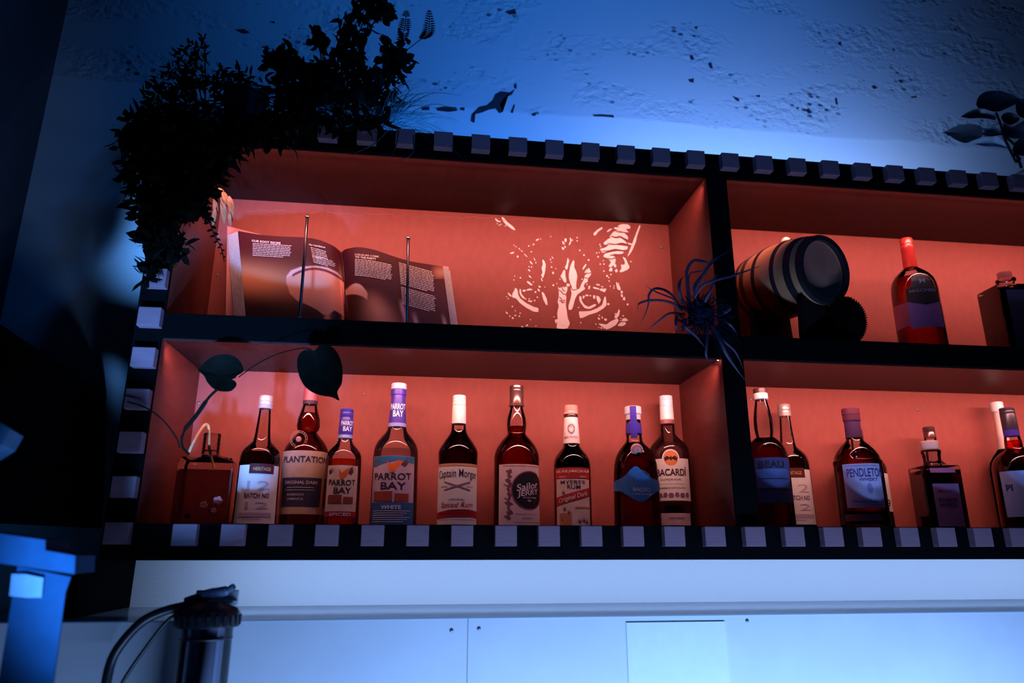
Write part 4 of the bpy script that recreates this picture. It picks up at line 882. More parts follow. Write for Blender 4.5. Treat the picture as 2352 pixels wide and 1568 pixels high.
# ================================================================== open book
t = thing('open_book', at(780, 742, .15), 'large open cocktail recipe book standing on the upper shelf behind two metal rods', 'book')
topc = [(546, 530, .200), (600, 539, .175), (650, 543, .158), (700, 545, .148), (730, 550, .146), (752, 558, .150), (768, 566, .160), (778, 574, .178), (784, 579, .200),
        (790, 574, .178), (802, 570, .160), (825, 567.5, .148), (858, 573, .146), (900, 587, .150), (940, 599, .158), (980, 606, .168), (1017, 611, .178)]
botc = [(571, 724, .100), (620, 727, .085), (665, 731, .075), (705, 734, .070), (735, 737, .070), (760, 740, .076), (778, 742, .088), (788, 743, .104), (797, 744, .125),
        (803, 745, .104), (812, 745, .088), (832, 746, .074), (865, 747, .070), (910, 748, .072), (955, 750, .078), (1000, 751, .086), (1040, 752, .094)]
def resample(P, n):
    pts = spline([(a, b_, c*1000) for a, b_, c in P], 8); L_ = [0]
    for a, b_ in zip(pts, pts[1:]): L_.append(L_[-1]+max(1e-6, (b_-a).length*0+abs(b_.x-a.x)))
    out = []
    j = 0
    for i in range(n+1):
        d = L_[-1]*i/n
        while j < len(L_)-2 and L_[j+1] < d: j += 1
        q = (d-L_[j])/(L_[j+1]-L_[j]); out.append(pts[j].lerp(pts[j+1], q))
    return out
NXP, NYP = 300, 130
TP, BP = resample(topc, NXP), resample(botc, NXP)
T3 = [at(p.x, p.y, p.z/1000+.045) for p in TP]; B3 = []
for p in BP:
    v = at(p.x, p.y, p.z/1000+.045); v.z = ZG+.001; B3.append(v)
def page_pt(i, j, off=0.):
    a = T3[i].lerp(B3[i], j/NYP); return a
def smooth(e0, e1, x):
    q = min(1, max(0, (x-e0)/(e1-e0))); return q*q*(3-2*q)
BOWL = [(657, 648), (658, 634), (668, 621), (690, 613), (722, 610), (752, 614), (775, 625), (790, 645), (797, 672), (801, 700), (800, 735), (785, 722), (768, 712), (755, 722), (742, 722), (728, 711), (705, 699), (682, 690), (666, 674)]
def inside(x, y, P):
    c = False; j = len(P)-1
    for i in range(len(P)):
        if (P[i][1] > y) != (P[j][1] > y) and x < (P[j][0]-P[i][0])*(y-P[i][1])/(P[j][1]-P[i][1])+P[i][0]: c = not c
        j = i
    return c
def page_col(px, py):
    """the printed photograph across the two pages"""
    mar, org, pea, dk = np.array((.065, .008, .012)), np.array((.50, .13, .045)), np.array((.85, .36, .24)), np.array((.02, .006, .006))
    if px < 790:
        g = math.exp(-((py-(640+(px-560)*.08))/34)**2)*(1-.55*smooth(560, 700, px))*1.0
        c = mar*(1-g)+np.array((.80, .30, .14))*g
        d = smooth(672, 715, py+(px-560)*-.10); c = c*(1-d)+dk*d
        # coupe glass
        if inside(px, py, BOWL):
            c = pea*(1-.30*smooth(650, 715, py))+np.array((.75, .14, .05))*.4*smooth(735, 795, px)
            yr = 611+.0062*(px-722)**2
            if py < yr+3: c = np.array((.85, .50, .45))
            elif px > 672 and py < yr+9: c = np.array((.20, .03, .03))
        if 742 < px < 800 and py > 708+abs(px-768)*.45 and not inside(px, py, BOWL):
            q = math.exp(-((px-790)/5)**2)+.8*math.exp(-((px-752)/7)**2); q = min(1, q); c = np.array((.02, .01, .02))*(1-q)+np.array((.75, .22, .12))*q
        if px > 768: q = smooth(768, 786, px); c = c*(1-.0*q)
    else:
        c = mar.copy()
        x0 = 850+(py-690)*.35; g = math.exp(-((px-x0-10)/(14+(py-640)*.22 if py > 640 else 14))**2)*smooth(655, 720, py)
        c = c*(1-g)+np.array((.88, .36, .22))*g
        for sx, sy, wd in ((918, 680, 5), (948, 710, 5), (1015, 715, 4)):
            xx = sx+(py-sy)*.25; g = math.exp(-((px-xx)/wd)**2)*smooth(sy, sy+30, py)*.8; c = c*(1-g)+np.array((.75, .42, .45))*g
        if py < 640 and px > 985: g = smooth(985, 1010, px)*math.exp(-((py-626)/14)**2)*.7; c = c*(1-g)+np.array((.55, .22, .14))*g
        # orange peel
        bx = (px-794)/50
        if 0 < bx < 1:
            yc = 668-14*math.sin(bx*2.4)+bx*bx*18; hh = 6+7*math.sin(bx*PI*.9)
            if abs(py-yc-4) < hh: c = np.array((.85, .42, .30))
    return c
me = bpy.data.meshes.new('page_spread'); V, Fc, cols = [], [], []
for j in range(NYP+1):
    for i in range(NXP+1):
        v = page_pt(i, j); V.append(v); px, py, _ = proj(v); cols.append(sum(page_col(px+a, py+b_) for a in (-.7, 0, .7) for b_ in (-.8, 0, .8))/9)
for j in range(NYP):
    for i in range(NXP):
        a = j*(NXP+1)+i; Fc.append((a, a+1, a+NXP+2, a+NXP+1))
me.from_pydata([tuple(v) for v in V], [], Fc)
ca = me.color_attributes.new('print', 'FLOAT_COLOR', 'POINT')
for k, c in enumerate(cols): ca.data[k].color = (float(c[0]), float(c[1]), float(c[2]), 1)
for p_ in me.polygons: p_.use_smooth = True
me.materials.append(attr_mat('printed_page', .55))
pg = bpy.data.objects.new('page_spread', me); C.objects.link(pg); pg.parent = t; pg.matrix_parent_inverse = Matrix.Translation(-Vector(t.location))
# page blocks, covers
PE = mat('page_edge', (.80, .74, .74), .6, var=.25, scale=5, stretch=(160, 160, .5))
def solid(bm, A, B, thick, up=0.0):
    """slab between polyline A (top) and B (bottom), pushed back by thick vectors"""
    n = len(A); g = [[bm.verts.new(v) for v in A], [bm.verts.new(v) for v in B],
                     [bm.verts.new(v+thick[i]) for i, v in enumerate(B)], [bm.verts.new(v+thick[i]) for i, v in enumerate(A)]]
    for r in range(4):
        a, b_ = g[r], g[(r+1) % 4]
        for i in range(n-1): bm.faces.new((a[i], a[i+1], b_[i+1], b_[i]))
    bm.faces.new([g[r][0] for r in range(4)]); bm.faces.new([g[r][-1] for r in range(4)])
def blk(i0, i1, tk0, tk1, name, xoff0=0, xoff1=0):
    idx = list(range(i0, i1+1, 4)); A = [T3[i]+Vector((0, .0012, -.0008)) for i in idx]; B = [B3[i]+Vector((0, .0012, 0)) for i in idx]
    th = []
    for k, i in enumerate(idx):
        q = k/(len(idx)-1); tk = tk0+(tk1-tk0)*q; th.append(Vector((xoff0*(1-q)+xoff1*q, tk, 0)))
    bm = NB(); solid(bm, A, B, th); return obj(name, bm, PE, t, smooth=False)
mid = min(range(NXP+1), key=lambda i: abs(TP[i].x-784))
blk(0, mid-6-((mid-6) % 4), .030, .012, 'page_block', -.034, 0)
i1 = NXP-((NXP-mid-8) % 4); blk(i1-((i1-mid-8)//4)*4, i1, .012, .030, 'page_block', 0, .022)
# darker grey lines along the page edges
bm = NB()
for k in range(7):
    q = (k+.5)/7
    a = T3[0]+Vector((-.034*q, .0012+.030*q, .0003)); b_ = B3[0]+Vector((-.034*q, .0012+.030*q, .0006)); n_ = Vector((-.0006, -.0008, 0))
    tube(bm, [a+n_, b_+n_], .0006, 4)
    a = T3[-1]+Vector((.022*q, .0012+.030*q, .0003)); b_ = B3[-1]+Vector((.022*q, .0012+.030*q, .0006)); n_ = Vector((.0006, -.0008, 0))
    tube(bm, [a+n_, b_+n_], .0005, 4)
obj('page_edge', bm, mat('edge_grey', (.32, .27, .28), .8), t)
CV = mat('book_cover', (.55, .20, .18), .5)
def cover(x0t, y0t, x0b, iA, name, back):
    pass
la, lb = at(522, 519, .285), at(523, 727, .195); lb.z = ZG+.001
ra_, rb2 = T3[mid]+Vector((0, .03, .004)), B3[mid]+Vector((0, .045, 0))
bm = NB(); solid(bm, [la, ra_], [lb, rb2], [Vector((0, .003, 0))]*2); obj('cover', bm, CV, t, smooth=False)
la, lb = at(1030, 612, .270), at(1060, 752, .185); lb.z = ZG+.001
bm = NB(); solid(bm, [ra_, la], [rb2, lb], [Vector((0, .003, 0))]*2); obj('cover', bm, CV, t, smooth=False)
# printed text: headings and greeked paragraphs that follow the page
def page_fn(off):
    tree = [(proj(T3[i])[:2], proj(B3[i])[:2]) for i in range(NXP+1)]
    def fn(x, y):
        # find the column whose line passes through (x, y)
        best, bi = 1e9, 0
        lo, hi = 0, NXP
        def side(i):
            (ax_, ay), (bx, by) = tree[i]; q = (y-ay)/(by-ay); return ax_+(bx-ax_)*q-x
        while hi-lo > 1:
            m_ = (lo+hi)//2
            if side(m_) < 0: lo = m_
            else: hi = m_
        s0, s1 = side(lo), side(hi); q = 0 if s1 == s0 else min(1, max(0, -s0/(s1-s0)))
        A = T3[lo].lerp(T3[hi], q); B = B3[lo].lerp(B3[hi], q)
        ay, by = tree[lo][0][1]*(1-q)+tree[hi][0][1]*q, tree[lo][1][1]*(1-q)+tree[hi][1][1]*q
        v = A.lerp(B, (y-ay)/(by-ay)); d = (Vector(CAM)-v).normalized(); n_ = (T3[hi]-T3[lo]).cross(B-A).normalized()
        if n_.dot(d) < 0: n_ = -n_
        return v+n_*off
    return fn
pf = page_fn(.0012)
TXT = mat('page_text', (.85, .62, .60), .5)
def heading(s, x, y, w_, h_, slope, curve=0):
    bm_ = BMT; V_, F_, _ = text_mesh(s, .03, 1.0); vs = []
    for a, c in V_:
        X = x+(a+.5)*w_; Yv = y+slope*(a+.5)*w_+curve*a*a-(c-.5)*h_; vs.append(bm_.verts.new(pf(X, Yv)))
    for f in F_:
        try: bm_.faces.new([vs[i] for i in f])
        except ValueError: pass
BMT = NB()
heading('OUR ROOT RECIPE', 579, 554.5, 66, 5, .095)
heading('Our Ideal Balance', 710, 563, 37, 3.6, .17)
heading('LIQUEURS COME', 816, 585.5, 54, 4.2, .10); heading('TO THE PARTY', 816, 591.8, 48, 4.2, .10)
obj('heading', BMT, TXT, t, smooth=False)
bm = NB(); rt = random.Random(3)
def para(x0, x1, y, n, dy, slope, th=1.5, curve=0., indent=0.):
    for k in range(n):
        x = x0+indent*k; end = x1+indent*k-rt.uniform(0, 5)-(rt.uniform(8, 20) if k == n-1 else 0)
        while x < end:
            wl = min(rt.uniform(4, 11), end-x)
            if wl < 1.2: break
            m_ = max(1, int(wl/4)); yy = lambda q: y+k*dy+slope*(q-x0)+curve*((q-x0)/(x1-x0))**2
            for i in range(m_):
                a, b_ = x+wl*i/m_, x+wl*(i+1)/m_
                bm.faces.new([bm.verts.new(pf(*p)) for p in ((a, yy(a)), (b_, yy(b_)), (b_, yy(b_)+th), (a, yy(a)+th))])
            x += wl+1.1
para(581, 671, 561, 8, 4.05, .055); para(714, 752, 570, 6, 4.0, .20, curve=3, indent=.8); para(717, 770, 589.5, 5, 3.6, .22, curve=3, indent=.8)
para(816, 902, 597, 11, 3.75, .06, curve=9); para(916, 996, 604, 13, 4.0, .28, indent=.35); para(921, 1001, 662, 10, 4.0, .28, indent=.35)
obj('paragraph_print', bm, TXT, t, smooth=False)
# rods of the book stand
for a, b_, lb in (((706, 499, .15), (688, 731, .045), 'left slim metal rod with round tip holding the open book'), ((937.5, 548, .15), (935, 746, .045), 'right slim metal rod with round tip holding the open book')):
    A_, B_ = at(*a), at(*b_); 
    t = thing('book_rod', B_, lb, 'rod', 'book stand rods')
    obj('rod', tube(NB(), [A_, B_], .0036, 14), mat('dark_chrome', (.07, .06, .07), .18, 1.0), t)
    obj('rod_tip', ball(NB(), A_, .0062, 18), CHROME, t)
    obj('rod_foot', ball(NB(), Vector((B_.x, B_.y, B_.z)), .0048, 14), CHROME, t)

# ================================================================== plants
def leafpoly(bm, c, d, n, L, W, fold=.25, k=4):
    """pointed leaf with a folded midrib"""
    d = d.normalized(); s = d.cross(n).normalized()
    if s.length < .1: s = Vector((1, 0, 0))
    n = s.cross(d); mid, le, ri = [], [], []
    for i in range(k+1):
        q = i/k; w_ = W*math.sin(PI*min(1, q*.92+.04))**.8*(1-.25*q); b_ = c+d*(L*q)-n*(L*.18*q*q)
        mid.append(bm.verts.new(b_)); le.append(bm.verts.new(b_+s*w_+n*w_*fold)); ri.append(bm.verts.new(b_-s*w_+n*w_*fold))
    for i in range(k):
        bm.faces.new((mid[i], mid[i+1], le[i+1], le[i])); bm.faces.new((mid[i], ri[i], ri[i+1], mid[i+1]))
def rv(r): return Vector((r.gauss(0, 1), r.gauss(0, 1), r.gauss(0, 1))).normalized()
def cloud(bm, r, blobs, L, W, k=3):
    for cx, cy, rx, ry, Y, n in blobs:
        for _ in range(n):
            a = r.uniform(0, 2*PI); q = math.sqrt(r.random()); c = at(cx+rx*q*math.cos(a), cy+ry*q*math.sin(a), Y+r.uniform(-.03, .03))
            leafpoly(bm, c, rv(r)+Vector((0, 0, -.3)), rv(r), L*r.uniform(.6, 1.3), W*r.uniform(.7, 1.2), k=k)
def pot(t, px, Y, r_=.05, h=.08):
    X = at(px, 300, Y).x
    obj('pot', lathe(NB(), [(r_*.75, ZT1+.002), (r_, ZT1+h), (r_*1.06, ZT1+h), (r_*1.06, ZT1+h+.008), (r_*.93, ZT1+h+.008), (r_*.9, ZT1+h-.01)], X, Y, 32), BLKPL, t)
    return Vector((X, Y, ZT1+h-.01))
def plant(name, label, potx, potY, blobs, L, W, seed, sprigs=(), m=LEAF):
    r = random.Random(seed); X = at(potx, 300, potY).x
    t = thing(name, (X, potY, ZT1+.002), label, 'plant', None)
    base = pot(t, potx, potY)
    bm = NB(); cloud(bm, r, blobs, L, W); obj('foliage', bm, m, t, smooth=False)
    bm = NB()
    for cx, cy, rx, ry, Y, n in blobs: tube(bm, spline([base, (base+at(cx, cy, Y))/2+Vector((0, -.01, .03)), at(cx, cy, Y)], 5), .002, 5)
    for s in sprigs: tube(bm, spline([at(*p) for p in s], 5), .0015, 5)
    obj('stem', bm, STEM, t); return t
FR = -.035
plant('leafy_plant', 'dark leafy houseplant with tall stalks on top of the shelf against the blue wall', 760, .15,
      [(650, 135, 42, 32, .15, 90), (700, 190, 80, 55, .12, 260), (780, 180, 85, 60, .12, 260), (850, 220, 60, 60, .1, 190), (905, 150, 32, 42, .12, 90), (735, 90, 18, 22, .15, 24), (725, 75, 10, 10, .15, 8),
       (790, 60, 16, 24, .15, 30), (850, 12, 42, 26, .15, 80), (870, 30, 30, 16, .15, 34), (815, 25, 10, 10, .15, 8), (820, 75, 18, 10, .15, 16), (845, 60, 8, 10, .15, 6), (800, 120, 30, 30, .15, 50), (900, 120, 18, 30, .13, 34), (925, 95, 10, 10, .13, 8)],
      .034, .012, 11, [[(860, 240, .12), (905, 150, .12), (870, 100, .13)], [(800, 160, .12), (815, 60, .14), (850, 10, .15)], [(800, 150, .12), (787, 70, .15), (795, 45, .15)]])
plant('bushy_fern', 'bushy dark fern on the top left of the shelf in front of the blue wall', 470, .18,
      [(440, 150, 34, 50, .18, 130), (400, 190, 48, 35, .18, 110), (530, 195, 55, 40, .16, 170), (480, 250, 130, 65, .12, 420), (600, 240, 80, 55, .12, 220), (370, 245, 50, 60, .12, 140), (470, 105, 12, 20, .18, 14), (680, 250, 60, 50, .1, 150)],
      .026, .0055, 12)
plant('trailing_vine', 'mass of dark trailing foliage hanging over the top left corner of the shelf', 560, .05,
      [(400, 330, 90, 75, FR, 420), (340, 420, 45, 80, FR-.02, 210), (420, 420, 70, 75, FR, 330), (470, 385, 45, 55, FR, 160), (355, 520, 42, 70, FR-.02, 190), (395, 560, 30, 40, FR, 80), (430, 350, 105, 60, FR, 330), (560, 300, 90, 38, FR, 220), (500, 345, 55, 40, FR, 120),
       (640, 290, 70, 30, FR, 130), (300, 400, 20, 40, FR-.02, 40), (280, 330, 20, 15, FR-.02, 16), (340, 620, 16, 30, FR-.02, 34), (330, 300, 55, 60, FR, 150), (780, 265, 120, 36, -.01, 240), (450, 470, 30, 28, FR, 50)],
      .034, .0085, 13)
# two fern sprigs
t = thing('fern_sprig', at(905, 160, .14), 'two feathery fern sprigs rising beside the leafy plant against the blue wall', 'plant')
bm, bs = NB(), NB()
for a, n, w_ in (([(900, 175, .13), (915, 120, .14), (928, 70, .14), (934, 24, .14)], 15, 17), ([(915, 130, .13), (960, 95, .14), (984, 75, .14), (986, 22, .14)], 17, 14)):
    S_ = spline([at(*p) for p in a], 10); tube(bs, S_, .0013, 5); m_ = len(S_)
    for k in range(n*2):
        i = int(m_*.42+(m_*.57)*(k//2)/n); i = min(i, m_-2); d = (S_[i+1]-S_[i]).normalized(); sgn = 1 if k % 2 else -1
        q = (k//2)/n; leafpoly(bm, S_[i], d*.5+Vector((sgn, 0, 0)), Vector((0, -1, 0)), .019*math.sin(PI*(.15+.8*q))+.003, .0035, k=2)
obj('foliage', bm, LEAF, t, smooth=False); obj('stem', bs, STEM, t)
# grassy tuft
t = thing('grassy_plant', (at(890, 290, .06).x, .06, ZT1+.002), 'thin-bladed grassy tuft arching right along the top edge of the shelf', 'plant')
bm = NB(); r = random.Random(5)
for k in range(64):
    a = (r.uniform(870, 915), r.uniform(265, 300), .05); ang = r.uniform(-.5, 1.9); L = r.uniform(60, 170)
    ex, ey = a[0]+L*math.cos(ang*.8)*1.05, a[1]-L*math.sin(ang)*.75+L*.10
    S_ = spline([at(*a), at((a[0]+ex)/2, (a[1]+ey)/2-L*.14, .04), at(ex, ey+L*.05, .02+r.uniform(-.04, .04))], 7)
    tube(bm, S_, [.0016*(1-i/len(S_))+.0002 for i in range(len(S_))], 4)
for pts in ([(890, 300), (860, 330), (815, 352)], [(915, 300), (912, 325), (902, 358)], [(950, 310), (948, 350), (915, 372)], [(660, 335), (680, 350), (684, 372)], [(540, 330), (570, 342), (585, 352)]):
    S_ = spline([at(x, y, -.03) for x, y in pts], 7); tube(bm, S_, [.0026*(1-.8*i/len(S_)) for i in range(len(S_))], 5)
obj('blade', bm, mat('dim_blade', (.018, .03, .03), .6), t)
# drooping leaflets in front of the left compartment
def branch(name, label, pts, Y, n, L, W, m, cat='plant', taper=True):
    t = thing(name, at(pts[0][0], pts[0][1], Y), label, cat); S_ = spline([at(x, y, Y) for x, y in pts], 8)
    obj('stem', tube(NB(), S_, .0011, 5), STEM if m is LEAF else m, t); bm = NB(); r = random.Random(n)
    for k in range(n):
        i = int((len(S_)-2)*k/n); d = (S_[i+1]-S_[i]).normalized(); sg = 1 if k % 2 else -1; f = 1-.65*k/n if taper else 1
        leafpoly(bm, S_[i], d*.35+Vector((sg, r.uniform(-.3, .3), 0)), Vector((0, -1, 0)), L*f, W*f, k=4)
    obj('foliage', bm, m, t, smooth=False)
branch('hanging_sprig', 'thin hanging sprig of small round dark leaves left of the open book', [(470, 470), (483, 515), (495, 545), (508, 570), (515, 600)], -.02, 16, .016, .0055, LEAF)
branch('hanging_frond', 'drooping dark frond over the upper left blocks of the shelf', [(360, 480), (385, 540), (400, 590), (392, 615)], -.05, 26, .024, .004, LEAF)
DRY = mat('dried_leaf', (.55, .27, .14), .6, var=.3, scale=60)
t = thing('dried_leaves', at(500, 430, .10), 'cluster of curled tan dried leaves hanging above the open book', 'plant'); bm = NB()
for (x, y, ex, ey, w_) in ((487, 420, 500, 470, .003), (496, 440, 492, 480, .006), (510, 455, 515, 500, .008), (512, 440, 520, 462, .008), (526, 450, 533, 490, .009), (500, 432, 512, 436, .003), (494, 478, 490, 510, .006), (526, 485, 529, 512, .005), (508, 450, 514, 470, .006)):
    a, b_ = at(x, y, .10), at(ex, ey, .095); leafpoly(bm, a, b_-a, Vector((.3, -1, .2)), (b_-a).length*1.15, w_, .5, 5)
obj('foliage', bm, DRY, t, smooth=False); obj('stem', tube(NB(), spline([at(485, 415, .10), at(505, 450, .10), at(528, 485, .10), at(534, 508, .10)], 6), .001, 5), STEM, t)
# pothos with two big heart leaves
t = thing('heart_leaf_vine', at(425, 1040, .02), 'dark vine with two big heart-shaped leaves in front of the lower left compartment', 'plant')
def heart(outline, Y, tilt=.0):
    bm = NB(); cx = sum(p[0] for p in outline)/len(outline); cy = sum(p[1] for p in outline)/len(outline)
    ol = spline([(x, y, 0) for x, y in outline+outline[:1]], 5)[:-1]
    for sgn, th in ((1, 0), (-1, .0008)):
        c = bm.verts.new(at(cx, cy, Y+.010+th)); rings = [[c]]
        for q in (.5, 1.0):
            rings.append([bm.verts.new(at(cx+(p.x-cx)*q, cy+(p.y-cy)*q, Y+.010*(1-q*q)+th+tilt*(p.x-cx)*q)) for p in ol])
        n = len(ol)
        for i in range(n):
            j = (i+1) % n; bm.faces.new((c, rings[1][i], rings[1][j])); bm.faces.new((rings[1][i], rings[2][i], rings[2][j], rings[1][j]))
        if sgn == 1: keep = rings[2]
        else:
            for i in range(n): bm.faces.new((keep[i], keep[(i+1) % n], rings[2][(i+1) % n], rings[2][i]))
    return bm
obj('leaf', heart([(723, 805), (735, 793), (752, 791), (770, 803), (782, 825), (787, 850), (785, 880), (775, 900), (779, 919), (762, 912), (730, 906), (705, 892), (690, 870), (683, 845), (684, 820), (695, 806), (710, 803)], -.045, .0001), LEAF, t)
obj('leaf', heart([(541, 868), (545, 862), (560, 850), (545, 822), (515, 813), (485, 820), (462, 840), (455, 850), (468, 862), (478, 880), (495, 895), (515, 899), (532, 897), (543, 885), (541, 876), (534, 871)], -.04, .0001), LEAF, t)
bm = NB(); tube(bm, spline([at(715, 802, -.045), at(690, 800, -.045), at(640, 812, -.04), at(590, 836, -.04), at(548, 866, -.04)], 8), .0013, 6)
tube(bm, spline([at(500, 893, -.04), at(478, 915, -.03), at(450, 955, -.01), at(425, 985, .0)], 8), [.0030]*10+[.0045]*15, 7)
tube(bm, spline([at(425, 985, .0), at(418, 1005, .02), at(420, 1028, .03), at(434, 1042, .05)], 8), .0026, 7)
tube(bm, spline([at(292, 922, -.01), at(335, 936, -.01), at(375, 965, .0), at(405, 1005, .02), at(413, 1028, .03)], 8), .0016, 6)
obj('stem', bm, STEM, t)
# air plant on the divider
t = thing('air_plant', at(1620, 720, -.03), 'spiky air plant with long curling leaves on the crossing of divider and middle shelf', 'plant')
AP = mat('air_plant_leaf', (.075, .04, .085), .6, var=.25, scale=60)
Z = lambda x, y: (1440+x/3.92, 480+y/3.92)
LV = [([(560,860),(540,650),(545,540),(600,465),(680,470),(740,495),(715,570),(700,650)],14,.02),([(600,740),(680,600),(760,480),(850,420),(940,365)],13,.03),([(500,850),(470,720),(480,650),(512,605)],15,.03),
 ([(600,800),(680,690),(800,640),(950,600),(1110,545),(1230,500)],13,.05),([(480,880),(410,780),(330,725),(250,718),(200,770),(190,870),(150,980),(95,1075)],11,.03),([(470,850),(400,800),(250,740),(150,678)],7,.04),
 ([(480,920),(430,860),(330,825),(200,822),(110,850),(95,885),(112,930)],11,.05),([(500,960),(440,935),(370,945),(290,1005),(220,1060),(170,1095)],9,.03),([(570,820),(560,600),(650,560),(820,535)],7,.02),
 ([(520,1000),(530,1060),(620,1140),(705,1250)],20,.05),([(730,1050),(720,1200),(715,1320),(760,1390),(850,1415)],11,.06),([(780,1050),(840,1180),(900,1310),(980,1430),(1080,1560)],16,.05),([(760,1050),(880,1190),(980,1290),(1050,1440)],12,.04),
 ([(640,860),(600,720),(660,610),(730,540)],11,.03),([(700,840),(760,720),(800,600),(830,590)],12,.04),([(450,960),(440,1040),(470,1110),(480,1120)],12,.05),([(820,960),(920,900),(930,860)],18,.02),([(850,1000),(930,1040),(1000,1130)],14,.03)]
bm = NB()
for pts, w_, lift in LV:
    n0 = len(pts); P3 = []
    for i, (x, y) in enumerate(pts):
        q = i/(n0-1); P3.append(at(*Z(x, y), -.012-lift*math.sin(PI*min(1, q+.15))*.9))
    S_ = spline(P3, 7); m_ = len(S_); k = 1.6/F/3.92; 
    L_, R2, M2 = [], [], []
    for i, p_ in enumerate(S_):
        tg = (S_[min(i+1, m_-1)]-S_[max(i-1, 0)]).normalized(); q = i/(m_-1); ww = w_*k*(1.25-.35*q)*(1 if q < .6 else max(.06, (1-q)/.4))*1.0
        s_ = tg.cross(Vector((0, -1, 0)));
        if s_.length < .05: s_ = Vector((1, 0, 0))
        s_.normalize(); L_.append(bm.verts.new(p_+s_*ww)); R2.append(bm.verts.new(p_-s_*ww)); M2.append((bm.verts.new(p_+Vector((0, ww*.9, 0))), bm.verts.new(p_-Vector((0, ww*.5, 0)))))
    for i in range(m_-1):
        a, b_ = i, i+1
        bm.faces.new((L_[a], L_[b_], M2[b_][1], M2[a][1])); bm.faces.new((M2[a][1], M2[b_][1], R2[b_], R2[a]))
        bm.faces.new((R2[a], R2[b_], M2[b_][0], M2[a][0])); bm.faces.new((M2[a][0], M2[b_][0], L_[b_], L_[a]))
obj('leaf_rosette', bm, AP, t)
bm = NB(); c0 = at(*Z(665, 950), -.012)
ball(bm, c0, .036, 24, (1.0, .6, .95))
for v in bm.verts:
    v.co += (v.co-c0).normalized()*noise.noise(v.co*60)*.010
r = random.Random(9)
for _ in range(420):
    a = r.uniform(0, 2*PI); q = math.sqrt(r.random()); c = at(*Z(690+215*q*math.cos(a), 965+170*q*math.sin(a)), -.018+r.uniform(-.015, .012))
    leafpoly(bm, c, Vector((math.cos(a), r.uniform(-.8, 0), -math.sin(a)))+rv(r)*.5, rv(r), .018, .0022, k=2)
for _ in range(70):
    a = r.uniform(-.2, .9); c = at(*Z(r.uniform(760, 920), r.uniform(1000, 1250)), -.012); leafpoly(bm, c, Vector((.5, -.1, -1))+rv(r)*.25, rv(r), .045, .0018, k=2)
obj('root_mass', bm, mat('air_plant_core', (.010, .010, .028), .8, spec=.1), t, smooth=False)
# plant at the upper right
t = thing('broad_leaf_plant', (at(2345, 380, .10).x, .10, ZT1+.002), 'broad dark oval leaves of a plant reaching in from the top right edge', 'plant')
Z5 = lambda x, y: (2150+x/7.128, 180+y/7.128)
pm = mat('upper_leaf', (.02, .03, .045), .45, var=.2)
def leafo(o, Y):
    global t
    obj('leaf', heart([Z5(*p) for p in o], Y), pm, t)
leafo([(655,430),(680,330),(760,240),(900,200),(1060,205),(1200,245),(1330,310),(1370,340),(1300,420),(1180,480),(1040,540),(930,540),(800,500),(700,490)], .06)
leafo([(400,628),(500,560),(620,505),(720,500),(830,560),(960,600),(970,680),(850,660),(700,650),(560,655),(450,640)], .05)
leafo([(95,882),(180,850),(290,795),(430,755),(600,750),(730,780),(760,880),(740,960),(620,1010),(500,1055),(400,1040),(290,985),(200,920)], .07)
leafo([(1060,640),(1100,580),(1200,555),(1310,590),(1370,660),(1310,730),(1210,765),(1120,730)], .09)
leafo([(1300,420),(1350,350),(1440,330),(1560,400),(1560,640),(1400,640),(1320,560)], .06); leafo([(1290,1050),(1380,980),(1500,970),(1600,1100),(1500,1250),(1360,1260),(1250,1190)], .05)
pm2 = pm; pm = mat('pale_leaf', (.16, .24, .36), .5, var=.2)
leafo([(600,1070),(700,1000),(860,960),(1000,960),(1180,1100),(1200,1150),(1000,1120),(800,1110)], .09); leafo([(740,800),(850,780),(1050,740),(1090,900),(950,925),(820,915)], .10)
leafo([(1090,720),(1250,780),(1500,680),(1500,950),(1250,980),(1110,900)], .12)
bm = NB(); 
for q in ([(760,900),(880,935),(1080,910),(1150,960)], [(980,560),(1060,760),(1110,950),(1200,1150),(1310,1370)], [(1150,960),(1300,1100),(1500,1300)], [(1310,1370),(1370,1310),(1260,1230)]):
    tube(bm, spline([at(*Z5(*p), .08) for p in q], 6), .0035, 6)
tube(bm, [at(*Z5(1300, 1200), .09), Vector((at(2345, 380, .10).x, .10, ZT1+.08))], .004, 6)
obj('stem', bm, STEM, t)
X = at(2345, 380, .10).x; obj('pot', lathe(NB(), [(.04, ZT1+.002), (.055, ZT1+.07), (.058, ZT1+.07), (.058, ZT1+.078), (.05, ZT1+.078)], X+.06, .12, 32), BLKPL, t)
# ================================================================== water filter
c = at(478, 1420, -.13); t = thing('water_filter', (c.x, -.13, -.45), 'wall-mounted water filter with black cap and clear cylinder under the left end of the shelf', 'water filter')
k = 1.5/F; zc0, zc1 = zrow(c.x, -.13, 1438), zrow(c.x, -.13, 1392)
obj('filter_cap', lathe(NB(), [(61*k, zc0), (62*k, zc0+.004), (61*k, zc1-.012), (54*k, zc1-.003), (40*k, zc1+.002), (30*k, zc1+.008)], c.x, -.13, 40), BLKPL, t)
bm = NB()
for i in range(24):
    a = i*PI/12; box(bm, -.0015, .0015, -.003, .003, zc0+.003, zc1-.014, Matrix.Translation((c.x+62*k*math.cos(a), -.13+62*k*math.sin(a), 0)) @ Matrix.Rotation(a, 4, 'Z'))
obj('grip_rib', bm, BLKPL, t, smooth=False)
obj('cylinder', lathe(NB(), [(48*k, -.45), (50*k, -.44), (50*k, zc0-.001)], c.x, -.13, 48, cap1=False), thin_glass('filter_plastic', (.86, .88, .92), .04, facing=.35), t)
obj('cartridge', lathe(NB(), [(34*k, -.43), (34*k, zc0-.002)], c.x, -.13, 40), mat('filter_cartridge', (.42, .45, .55), .25, .4, var=.1, scale=6, stretch=(60, 60, .3)), t)
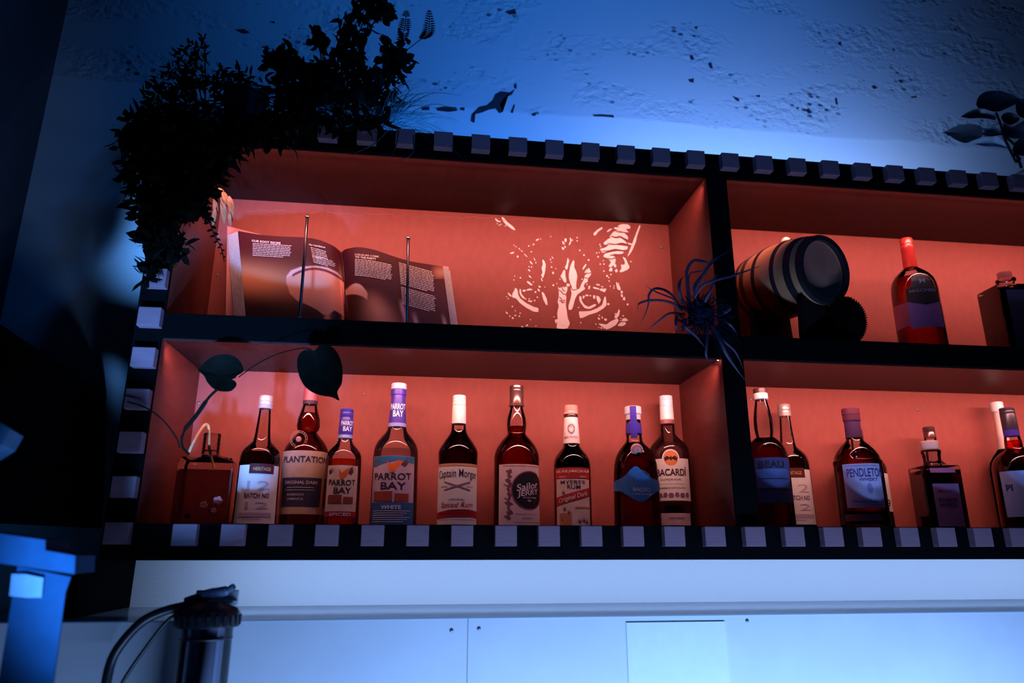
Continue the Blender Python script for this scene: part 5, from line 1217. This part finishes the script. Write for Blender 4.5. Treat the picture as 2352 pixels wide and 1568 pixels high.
obj('seal_ring', lathe(NB(), [(50.5*k, zc0-.021), (51*k, zc0-.020), (51*k, zc0-.0185), (50.5*k, zc0-.018)], c.x, -.13, 48), BLKPL, t)
bm = NB(); a = at(452, 1345, -.075); b_ = at(545, 1390, -.075); box(bm, a.x, b_.x, -.075, -.068, b_.z, a.z-.008); box(bm, a.x, b_.x, -.115, -.075, a.z-.030, a.z-.026)
obj('bracket', bm, mat('bracket_grey', (.52, .56, .62), .5), t, smooth=False, bev=.002)
bm = NB(); tube(bm, spline([at(455, 1372, -.13), at(490, 1362, -.14), at(520, 1356, -.145), at(537, 1346, -.15)], 6), [.010]*7+[.009]*6+[.006]*6, 10)
obj('valve_lever', bm, mat('lever_blue_grey', (.10, .14, .22), .4), t)
obj('fitting', tube(NB(), [at(430, 1392, -.13), at(470, 1378, -.13)], .017, 14), BLKPL, t)
bm = NB(); tube(bm, spline([at(440, 1388, -.13), at(380, 1402, -.14), at(330, 1425, -.15), at(285, 1470, -.15), at(255, 1520, -.15), at(238, 1600, -.15)], 8), .0085, 12)
obj('hose', bm, BLKPL, t)
bm = NB(); tube(bm, spline([at(425, 1395, -.12), at(385, 1425, -.12), at(340, 1480, -.12), at(285, 1560, -.12), at(270, 1600, -.12)], 8), .0035, 10)
obj('thin_hose', bm, BLKPL, t)
# ================================================================== left side, near and out of focus
def slab(pts, Y, d, m, name, parent=None):
    bm = NB(); A_ = [bm.verts.new(at(x, y, Y)) for x, y in pts]; B_ = [bm.verts.new(at(x, y, Y)+Vector((-.02, d, 0))) for x, y in pts]
    bm.faces.new(A_); bm.faces.new(B_[::-1]); n = len(pts)
    for i in range(n): bm.faces.new((A_[i], A_[(i+1) % n], B_[(i+1) % n], B_[i]))
    return obj(name, bm, m, parent, smooth=False)
SM = mat('white_lit_blue', (.008, .045, .105), .8, spec=.1)  # white counter with the dim blue light put into its colour
YL = -.42
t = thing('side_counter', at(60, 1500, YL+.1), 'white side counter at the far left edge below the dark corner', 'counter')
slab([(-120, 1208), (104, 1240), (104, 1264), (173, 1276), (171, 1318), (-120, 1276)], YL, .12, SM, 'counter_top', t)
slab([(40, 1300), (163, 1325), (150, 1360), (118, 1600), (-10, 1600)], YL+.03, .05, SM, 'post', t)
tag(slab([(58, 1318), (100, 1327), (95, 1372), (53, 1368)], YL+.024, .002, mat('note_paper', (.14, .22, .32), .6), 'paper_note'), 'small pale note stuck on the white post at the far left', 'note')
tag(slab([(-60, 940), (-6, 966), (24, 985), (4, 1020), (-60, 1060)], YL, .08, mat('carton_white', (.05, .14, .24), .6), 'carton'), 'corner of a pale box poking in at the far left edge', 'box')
tag(slab([(-160, 640), (150, 850), (140, 1205), (-160, 1190)], .05, .26, BLACK, 'black_cupboard'), 'tall black cupboard in the dark corner at the far left', 'cupboard')
